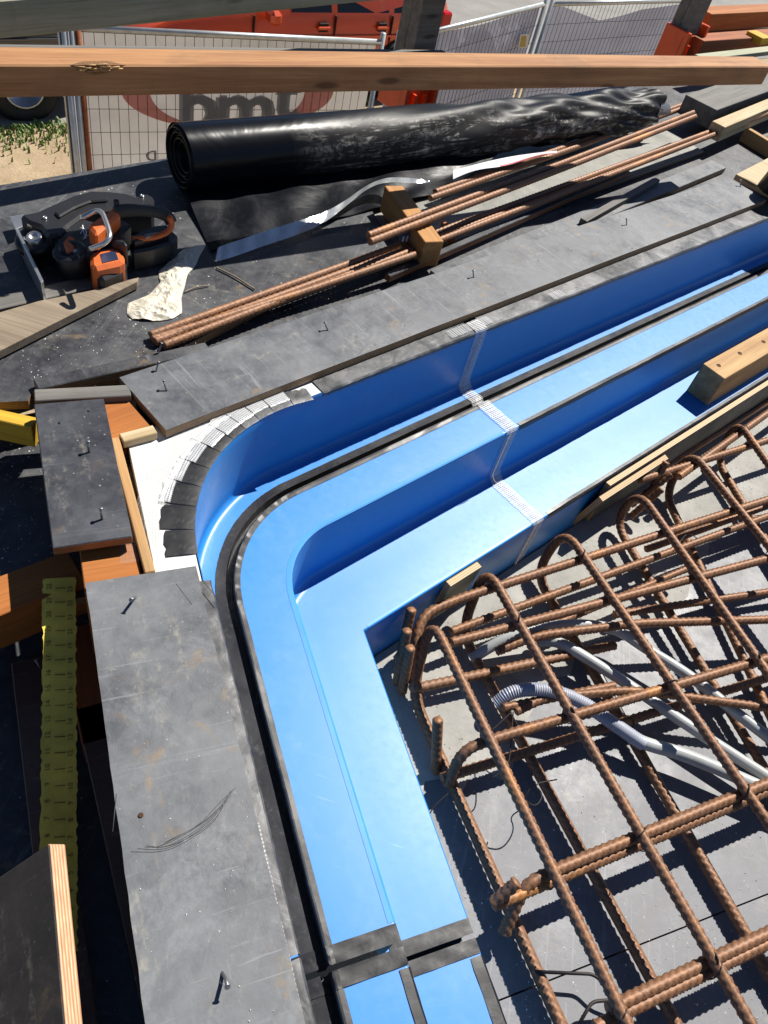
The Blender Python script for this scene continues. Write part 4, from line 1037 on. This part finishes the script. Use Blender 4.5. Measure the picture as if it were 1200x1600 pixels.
mo=sp('motor',[(140,394),(186,382),(196,404),(192,410),(147,420),(141,414)],.036,.060,MAT['saw_orange'],bv=.008)
sp('motor_cap',[(144,418),(196,406),(199,414),(190,424),(160,436),(148,430)],.016,.044,MAT['saw_black'],bv=.006)
lb_=sp('motor_label',[(156,397),(180,391),(185,405),(160,411)],.0372,.001,plain('dark_label',(.02,.03,.07),.3),mo,.0)
sp('label_mark',[(158,398),(170,395),(176,399),(163,402)],.0378,.0006,MAT['galv'],lb_,.0)
sp('neck',[(136,350),(180,320),(189,331),(176,344),(150,366)],.088,.045,MAT['saw_orange'],bv=.006)
sp('neck_side',[(150,362),(188,340),(206,350),(190,366),(200,382),(178,378)],.055,.06,MAT['saw_black'],bv=.005)
ha=tube('handle',rounded([at(180,332,.082),at(196,328,.084),at(226,329,.080),at(250,332,.074),at(263,338,.066),at(268,348,.054)],2),.0125,MAT['saw_rubber'],saw,n=14,ds=.004,rfun=lambda u:1+.08*math.sin(u*9))
disc('trigger_lock',(182,320),.092,.006,.02,MAT['saw_rubber'],ha)
tube('handle_back',rounded([at(264,338,.078),at(270,350,.06),at(262,364,.042),at(236,372,.036),at(206,374,.036)],3),.0065,MAT['saw_orange'],saw,n=10,ds=.005)
sp('handle_web',[(204,368),(240,352),(262,350),(264,360),(236,370),(208,376)],.040,.03,MAT['saw_black'],bv=.004)
ba=sp('battery',[(202,378),(236,374),(268,358),(279,368),(270,378),(238,388),(206,394)],.022,.050,MAT['saw_black'],bv=.005)
sp('battery_label',[(226,366),(246,362),(247,366),(228,371)],.043,.004,plain('grey_print',(.3,.28,.26),.4),ba,.0)
tube('hook',rounded([at(128,341,.10),at(150,328,.118),at(160,332,.122),at(168,352,.122),at(173,370,.118),at(163,381,.108),at(141,389,.09)],r=.012),.0050,MAT['alu'],saw,n=12,ds=.004)
for px_ in ((92,352),(150,352),(176,384),(118,392),(222,306),(70,340)): disc('screw',px_,.037 if px_[1]>345 else .047,.0045,.004,MAT['alu'])
for k in range(6): sp('vent_slot',[(96+5*k,372-2*k),(99+5*k,371-2*k),(104+5*k,388-2*k),(101+5*k,389-2*k)],.0372,.002,MAT['saw_rubber'],saw,.0)
MAT['wmark']=plain('white_marker',(.8,.8,.8),.6)
for q in ([(125,356),(134,359)],[(129,352),(131,364)],[(130,358),(126,365)],[(131,357),(136,363)],[(131,366),(139,369)],[(135,362),(134,373)],[(134,368),(130,374)]):
    tube('painted_mark',[at(*q[0],.0370),at(*q[1],.0370)],.0012,MAT['wmark'],saw,n=5)

# ------------------------------------------------------------------ temporary fence beyond the deck
FT=-.9
def m_cloth(name,c,tr=.5,band=None):
    t=MT(name); n=t.ramp(t.noise(3.5,4,.6,1.2),[(.3,0),(.75,1)])
    cc_=t.mix(n,tuple(x*.82 for x in c),c); t.bs(color=cc_,rough=.7,spec=.3)
    tl=t.n('ShaderNodeBsdfTranslucent'); t.set(tl,'Color',cc_); mx=t.n('ShaderNodeMixShader'); mx.inputs[0].default_value=tr
    out=[x for x in t.t.nodes if x.type=='OUTPUT_MATERIAL'][0]
    t.t.links.new(t.b.outputs[0],mx.inputs[1]); t.t.links.new(tl.outputs[0],mx.inputs[2]); t.t.links.new(mx.outputs[0],out.inputs[0])
    t.bump(t.noise(4,4,.5,1),.05,.5); return t.m
MAT['banner']=m_cloth('beige_shade_cloth',(.62,.58,.52)); MAT['banner2']=m_cloth('grey_shade_cloth',(.55,.58,.68),.35)
MAT['fwire']=plain('fence_wire',(.045,.042,.042),.6,.4); MAT['fpipe']=plain('fence_pipe',(.50,.52,.51),.4,.5)
def onfence(px,p0,p1):
    d=_f+(px[0]-600)/F*_R-(px[1]-800)/F*_U; e=(p1-p0)[:2]; n=np.array([-e[1],e[0]]); t=(n@p0[:2])/(n@d[:2]); return np.array([0,0,H])+t*d
def fence(p0,p1,label,cloth,sag=.04,hole=None):
    p0=np.array(p0);p1=np.array(p1); L=np.linalg.norm((p1-p0)[:2]); e=(p1-p0)/np.linalg.norm(p1-p0); nn=np.array([-e[1],e[0],0])   # nn points away from the camera
    t=empty('temporary_fence',(p0[0],p0[1],GZ),label,'fence','temporary fences')
    def q(s,z,o=0): return p0+e*s+nn*o+np.array([0,0,z-p0[2]])
    tube('top_rail',[q(0,FT),q(L,FT)],.019,MAT['fpipe'],t,n=10); tube('bottom_rail',[q(0,GZ+.12),q(L,GZ+.12)],.019,MAT['fpipe'],t,n=10)
    for s in (0,L): tube('upright',[q(s,GZ),q(s,FT+.06)],.019,MAT['fpipe'],t,n=10)
    V=[];Fc=[]
    def wire(a_,b_,r=.0022):
        d=(b_-a_)/np.linalg.norm(b_-a_); u=np.cross(d,nn); k=len(V)
        for p in (a_,b_):
            for c,s in ((1,0),(-.5,.87),(-.5,-.87)): V.append(tuple(p+nn*r*c+u*r*s))
        for i in range(3): Fc.append((k+i,k+(i+1)%3,k+3+(i+1)%3,k+3+i))
    for i in range(1,int(L/.062)): wire(q(i*.062,GZ+.12,-.003),q(i*.062,FT,-.003))
    for i in range(14): wire(q(0,FT-.15*i-.02),q(L,FT-.15*i-.02))
    tag(mesh('wire_mesh',V,Fc,MAT['fwire'],t),kind='stuff')
    def cl(u,v):
        z=FT-.03+(GZ+.25-FT)*v-sag*math.sin(math.pi*u)*(1-v)**3-(.10*max(0,1-abs(u-.34)/.25)*(1-v)**4 if hole else 0)
        return tuple(q(.03+(L-.06)*u,z,.03+.018*math.sin(u*9+v*3)+.012*math.sin(v*11+u*4)))
    grid('shade_cloth',cl,36,24,cloth,t); return t,q,e,nn
f0=at(112,43,FT); f1=at(597,66,FT)
ft,fq,fe,fn=fence(f0,f1,'fence panel with beige banner cloth printed with letters and a red ring',MAT['banner'],.0)
MAT['redink']=m_cloth('faded_red_print',(.55,.24,.21)); MAT['greyink']=m_cloth('faded_grey_print',(.25,.26,.28),.45)
bn=fn*0.002
# red ring printed on the banner, letters inside it
V=[];Fc=[];NR=60
cxy=(355,140)
for i in range(NR):
    a_=2*math.pi*i/NR; w_=.30*abs(math.cos(a_))+.06
    for k in (1.0,1-w_*.75):
        px=(cxy[0]+166*math.cos(a_)*k, cxy[1]+62*math.sin(a_)*(1-(1-k)*.55)); V.append(tuple(onfence(px,f0,f1)-fn*.002))
for i in range(NR): j=(i+1)%NR; Fc.append((2*i,2*i+1,2*j+1,2*j))
mesh('printed_ring',V,Fc,MAT['redink'],ft)
def flatter(s,px,size,par,mat,sx=1.15):
    p=onfence(px,f0,f1)-fn*.006; mw=Matrix.Identity(4); ex=fe; ez=np.array([0,0,1.0]); ey=np.cross(ez,ex)
    # text plane: X along fence, Y up
    for i in range(3): mw[i][0],mw[i][1],mw[i][2],mw[i][3]=ex[i]*sx,ez[i],-ey[i]*-1 if False else np.cross(ex,ez)[i],p[i]
    o=text('printed_letter',s,size,mw,mat,par,.0); return o
def bold(s,px,size):
    o=flatter(s,px,size,ft,MAT['greyink']); 
    me=o.data; bm=bmesh.new(); bm.from_mesh(me); 
    # thicken strokes by offsetting copies
    src=bm.verts[:]+bm.edges[:]+bm.faces[:]
    for dx_,dy_ in ((.018,0),(-.018,0),(0,.014),(0,-.014)):
        r_=bmesh.ops.duplicate(bm,geom=src); bmesh.ops.translate(bm,verts=[v for v in r_['geom'] if isinstance(v,bmesh.types.BMVert)],vec=(dx_*1.2,dy_,.0003*(dx_+2*dy_)/.018))
    bm.to_mesh(me); bm.free()
bold('b',(310,168),.50); bold('m',(384,170),.52); bold('t',(448,152),.48); flatter('q',(236,240),.16,ft,MAT['greyink'])
fence(at(622,63,FT),at(852,6,FT),'grey clothed fence panel with a small yellow notice',MAT['banner2'],.02)
np0=at(622,63,FT);np1=at(852,6,FT)
nt_=[onfence(p,np0,np1) for p in ((808,74),(822,74),(826,53),(812,53))]; ee=(np1-np0)/np.linalg.norm(np1-np0); nx=np.array([ee[1],-ee[0],0])
nb=mesh('fence_notice',[tuple(p+nx*.012) for p in nt_]+[tuple(p+nx*.008) for p in nt_],[(0,1,2,3),(7,6,5,4),(0,4,5,1),(1,5,6,2),(2,6,7,3),(3,7,4,0)],plain('white_notice',(.55,.55,.52),.5)); thing(nb,'small notice with yellow print tied to the grey fence panel','notice')
nt2=[p+nx*.0135 for p in [onfence(p,np0,np1) for p in ((810,73),(819,72),(821,55),(813,55))]]
mesh('yellow_print',[tuple(p) for p in nt2],[(0,1,2,3)],plain('yellow_print',(.35,.24,.02),.5),nb)
fence(at(862,6,FT),at(1100,0,FT),'grey clothed fence panel with sagging torn cloth top',MAT['banner2'],.05,True)
fa=at(100,43,FT)
fence(fa-np.array([1.0,-1.7,0]),fa,'fence panel with flapping grey cloth running away beside the sandy verge',MAT['banner2'],.0)
# joining post, reddish
pr_=np.array(at(128,40,FT)); o=tube('fence_stake',[np.array([pr_[0],pr_[1]-.05,GZ]),np.array([pr_[0],pr_[1]-.05,FT+.1])],.017,MAT['red_wood'],n=8); thing(o,'reddish stake at the joint of the two fence panels','stake')

# ------------------------------------------------------------------ cars parked beyond the fence
MAT['glass']=plain('dark_car_glass',(.01,.012,.014),.08,var=.02); MAT['tyre']=plain('tyre_rubber',(.02,.02,.02),.8); MAT['rim']=plain('alloy',(.55,.55,.56),.3,.8)
MAT['seamgap']=plain('panel_gap',(.015,.01,.01),.8); MAT['lampred']=plain('red_lens',(.45,.01,.01),.15)
def car(px,t0,paint,label,name):
    base=np.array([*at(0,190,GZ)[:2],0]); d=np.array([math.cos(rad(46.5)),math.sin(rad(46.5)),0]); o0=base+d*t0+np.array([0,0,GZ])
    t=empty(name,tuple(o0),label,'car','cars parked beyond the fence',rz=rad(46.5))
    M0=Matrix.Translation(Vector(o0))@Matrix.Rotation(rad(46.5),4,'Z')
    ST=[(0,.45,.62,.62,.22),(.12,.32,.72,.74,.14),(.5,.24,.84,.90,.07),(1.05,.22,.93,1.0,.02),(1.3,.22,.95,1.08,.0),(1.75,.22,.96,1.40,.0),(2.2,.22,.97,1.52,.0),(3.0,.22,.98,1.54,.0),(3.6,.22,1.0,1.48,.01),(4.0,.25,1.02,1.30,.04),(4.18,.32,1.02,1.06,.10),(4.24,.42,.92,.94,.18)]
    W=1.76; V=[];Fc=[]
    def sec(x,zs,zb,zr,ins):
        tum=.22*max(0,min(1,(zr-zb)/.4)); half=[(ins+.06,zs),(ins+.01,zs+.10),(ins-.0,zs+(zb-zs)*.55),(ins+.025,zb-.12),(ins+.04,zb),(ins+.05+tum*.85,zb+(zr-zb)*.9),(ins+.12+tum*1.2,zr),(W/2,zr+.02)]
        return [(x,y,z) for y,z in half]+[(x,W-y,z) for y,z in half[-2::-1]]
    for s in ST: V+=sec(*s)
    n=15
    for i in range(len(ST)-1):
        for k in range(n-1): Fc.append((i*n+k,(i+1)*n+k,(i+1)*n+k+1,i*n+k+1))
        Fc.append((i*n+n-1,(i+1)*n+n-1,(i+1)*n,i*n))
    Fc+=[tuple(range(n)),tuple(range((len(ST)-1)*n+n-1,(len(ST)-1)*n-1,-1))]
    b=mesh('body',V,[f[::-1] for f in Fc],paint,t,mw=M0,smooth=True)
    try: b.data.set_sharp_from_angle(angle=rad(40))
    except Exception: pass
    for x0,x1 in ((1.62,2.38),(2.46,3.2),(3.28,3.7)):
        mesh('window',[(x0+.22*(x0<1.7),.056,.99),(x1,.056,.99),(x1,.225,1.40),(x0+.38*(x0<1.7),.225,1.40)],[(0,1,2,3)],MAT['glass'],t,mw=M0@Matrix.Translation((0,-.012,.0)))
    for x in (1.35,2.42,3.24): mesh('door_gap',boxv(x,x+.012,-.004,.03,.32,.97),BOXF,MAT['seamgap'],t,mw=M0)
    mesh('swage_line',boxv(.9,4.1,-.006,.01,.74,.765),BOXF,paint,t,mw=M0,bevel=.004)
    for x in (2.18,3.02):
        h_=mesh('door_handle',boxv(x,x+.17,-.03,.0,.83,.865),BOXF,paint,t,mw=M0,bevel=.008)
        mesh('handle_recess',boxv(x+.02,x+.15,-.008,.01,.80,.90),BOXF,MAT['seamgap'],h_,mw=M0,bevel=.008)
    mesh('mirror',boxv(1.46,1.60,-.20,.0,.93,1.07),BOXF,paint,t,mw=M0,bevel=.035)
    mesh('tail_light',boxv(4.05,4.21,.03,.2,.74,1.0),BOXF,MAT['lampred'],t,mw=M0,bevel=.02)
    for x in (.86,3.42):
        lathe('wheel_arch',[(.37,-.006),(.37,.0)],32,MAT['seamgap'],M0@Matrix.Translation((x,-.004,.34))@Matrix.Rotation(math.pi/2,4,'X'),t)
        for y in (-.02,1.58):
            w_=lathe('wheel',[(.19,-.02),(.21,.03),(.30,.03),(.32,.01),(.32,-.16),(.30,-.18),(.2,-.18)],36,MAT['tyre'],M0@Matrix.Translation((x,y,.325))@Matrix.Rotation(math.pi/2,4,'X'),t)
            lathe('rim',[(.205,.022),(.19,.026),(.16,.005),(.06,.0),(.05,.016),(.002,.018)],20,MAT['rim'],M0@Matrix.Translation((x,y,.325))@Matrix.Rotation(math.pi/2,4,'X'),w_)
    return t
def paint(n_,c):
    t=MT(n_); t.bs(color=c,rough=.3,coat=.7,coatr=.05,metal=.2); return t.m
car(None,1.45,paint('orange_red_paint',(.62,.075,.018)),'orange-red hatchback parked beyond the fence','parked_car')
car(None,-3.15,paint('dark_grey_paint',(.06,.065,.07)),'dark grey car with only its rear wheel showing beside the verge','parked_car')

# ------------------------------------------------------------------ grit, sawdust and crumbs lying about
def crumbs(name, n, zone, z, smin, smax, mat, label):
    V=[];Fc=[]
    for i in range(n):
        x,y=zone(); r_=random.uniform(smin,smax)*random.random()**.5; k=len(V); an=random.uniform(0,6.28)
        for j in range(3): V.append((x+r_*math.cos(an+2.1*j)*random.uniform(.6,1.3),y+r_*math.sin(an+2.1*j)*random.uniform(.6,1.3),z))
        V.append((x,y,z+r_*random.uniform(.4,1.0))); Fc+=[(k,k+1,k+3),(k+1,k+2,k+3),(k+2,k,k+3)]
    o=mesh(name,V,Fc,mat); tag(o,label,'debris',kind='stuff'); return o
MAT['crumb']=plain('pale_crumbs',(.62,.60,.55),.9,var=.3); MAT['dust']=plain('sawdust',(.50,.34,.17),.9,var=.3)
def pxz(x0,x1,y0,y1,z): return lambda: tuple(at(random.uniform(x0,x1),random.uniform(y0,y1),z)[:2])
crumbs('concrete_crumbs',420,pxz(700,1200,1230,1600,ZS),ZS+.0002,.0012,.0032,MAT['crumb'],'pale concrete crumbs scattered on the grey soffit under the bars')
crumbs('concrete_crumbs',260,pxz(30,330,470,610,-.03),-.0298,.0010,.0030,MAT['crumb'],'white crumbs scattered on the black sheet below the saw')
crumbs('concrete_crumbs',150,pxz(-20,120,690,900,-.120),-.1198,.0010,.0026,MAT['crumb'],'white crumbs scattered on the lower black sheet')
crumbs('sawdust',160,pxz(330,600,380,470,-.03),-.0298,.0010,.0028,MAT['dust'],'sawdust bits on the black sheet near the bars')
def onlb():
    u,v=random.random(),random.random(); a_=np.array(at(306,885,-.0075)); b_=np.array(at(478,1600,-.0075)); c_=np.array(at(140,914,-.0075)); p=a_+(b_-a_)*u+(c_-a_)*v*.97; return (p[0],p[1])
crumbs('concrete_crumbs',110,onlb,-.0073,.0008,.0020,MAT['crumb'],'fine pale grit on the scratched grey board')
def onub():
    u,v=random.random(),random.random(); a_=np.array(at(260,672,0)); b_=np.array(at(1198,312,0)); c_=np.array(at(192,588,0)); p=a_+(b_-a_)*u+(c_-a_)*v*.97; return (p[0],p[1])
crumbs('concrete_crumbs',200,onub,.0006,.0008,.0024,MAT['dust'],'tan grit and splinters on the long grey board')

# scrape marks on the scratched board
MAT['scuff']=plain('dark_scuff',(.055,.056,.06),.6)
for k in range(7):
    P_=[at(x+random.uniform(-3,3)+k*1.3,y+random.uniform(-3,3)-k*1.5,-.0072) for x,y in ((205+k*8,1328),(255,1330-k),(300,1312-k*2),(335,1285-k*3),(352+k,1250-k*2))]
    tube('scuff_mark', rounded(P_,2), .0003, MAT['scuff'], lb, n=4)
for pts in ([(305,912),(330,945)],[(345,905),(372,938)],[(206,1300),(212,1240)]):
    tube('scuff_mark', [at(x-30,y,-.0072) for x,y in pts], .0006, MAT['scuff'], lb, n=4)
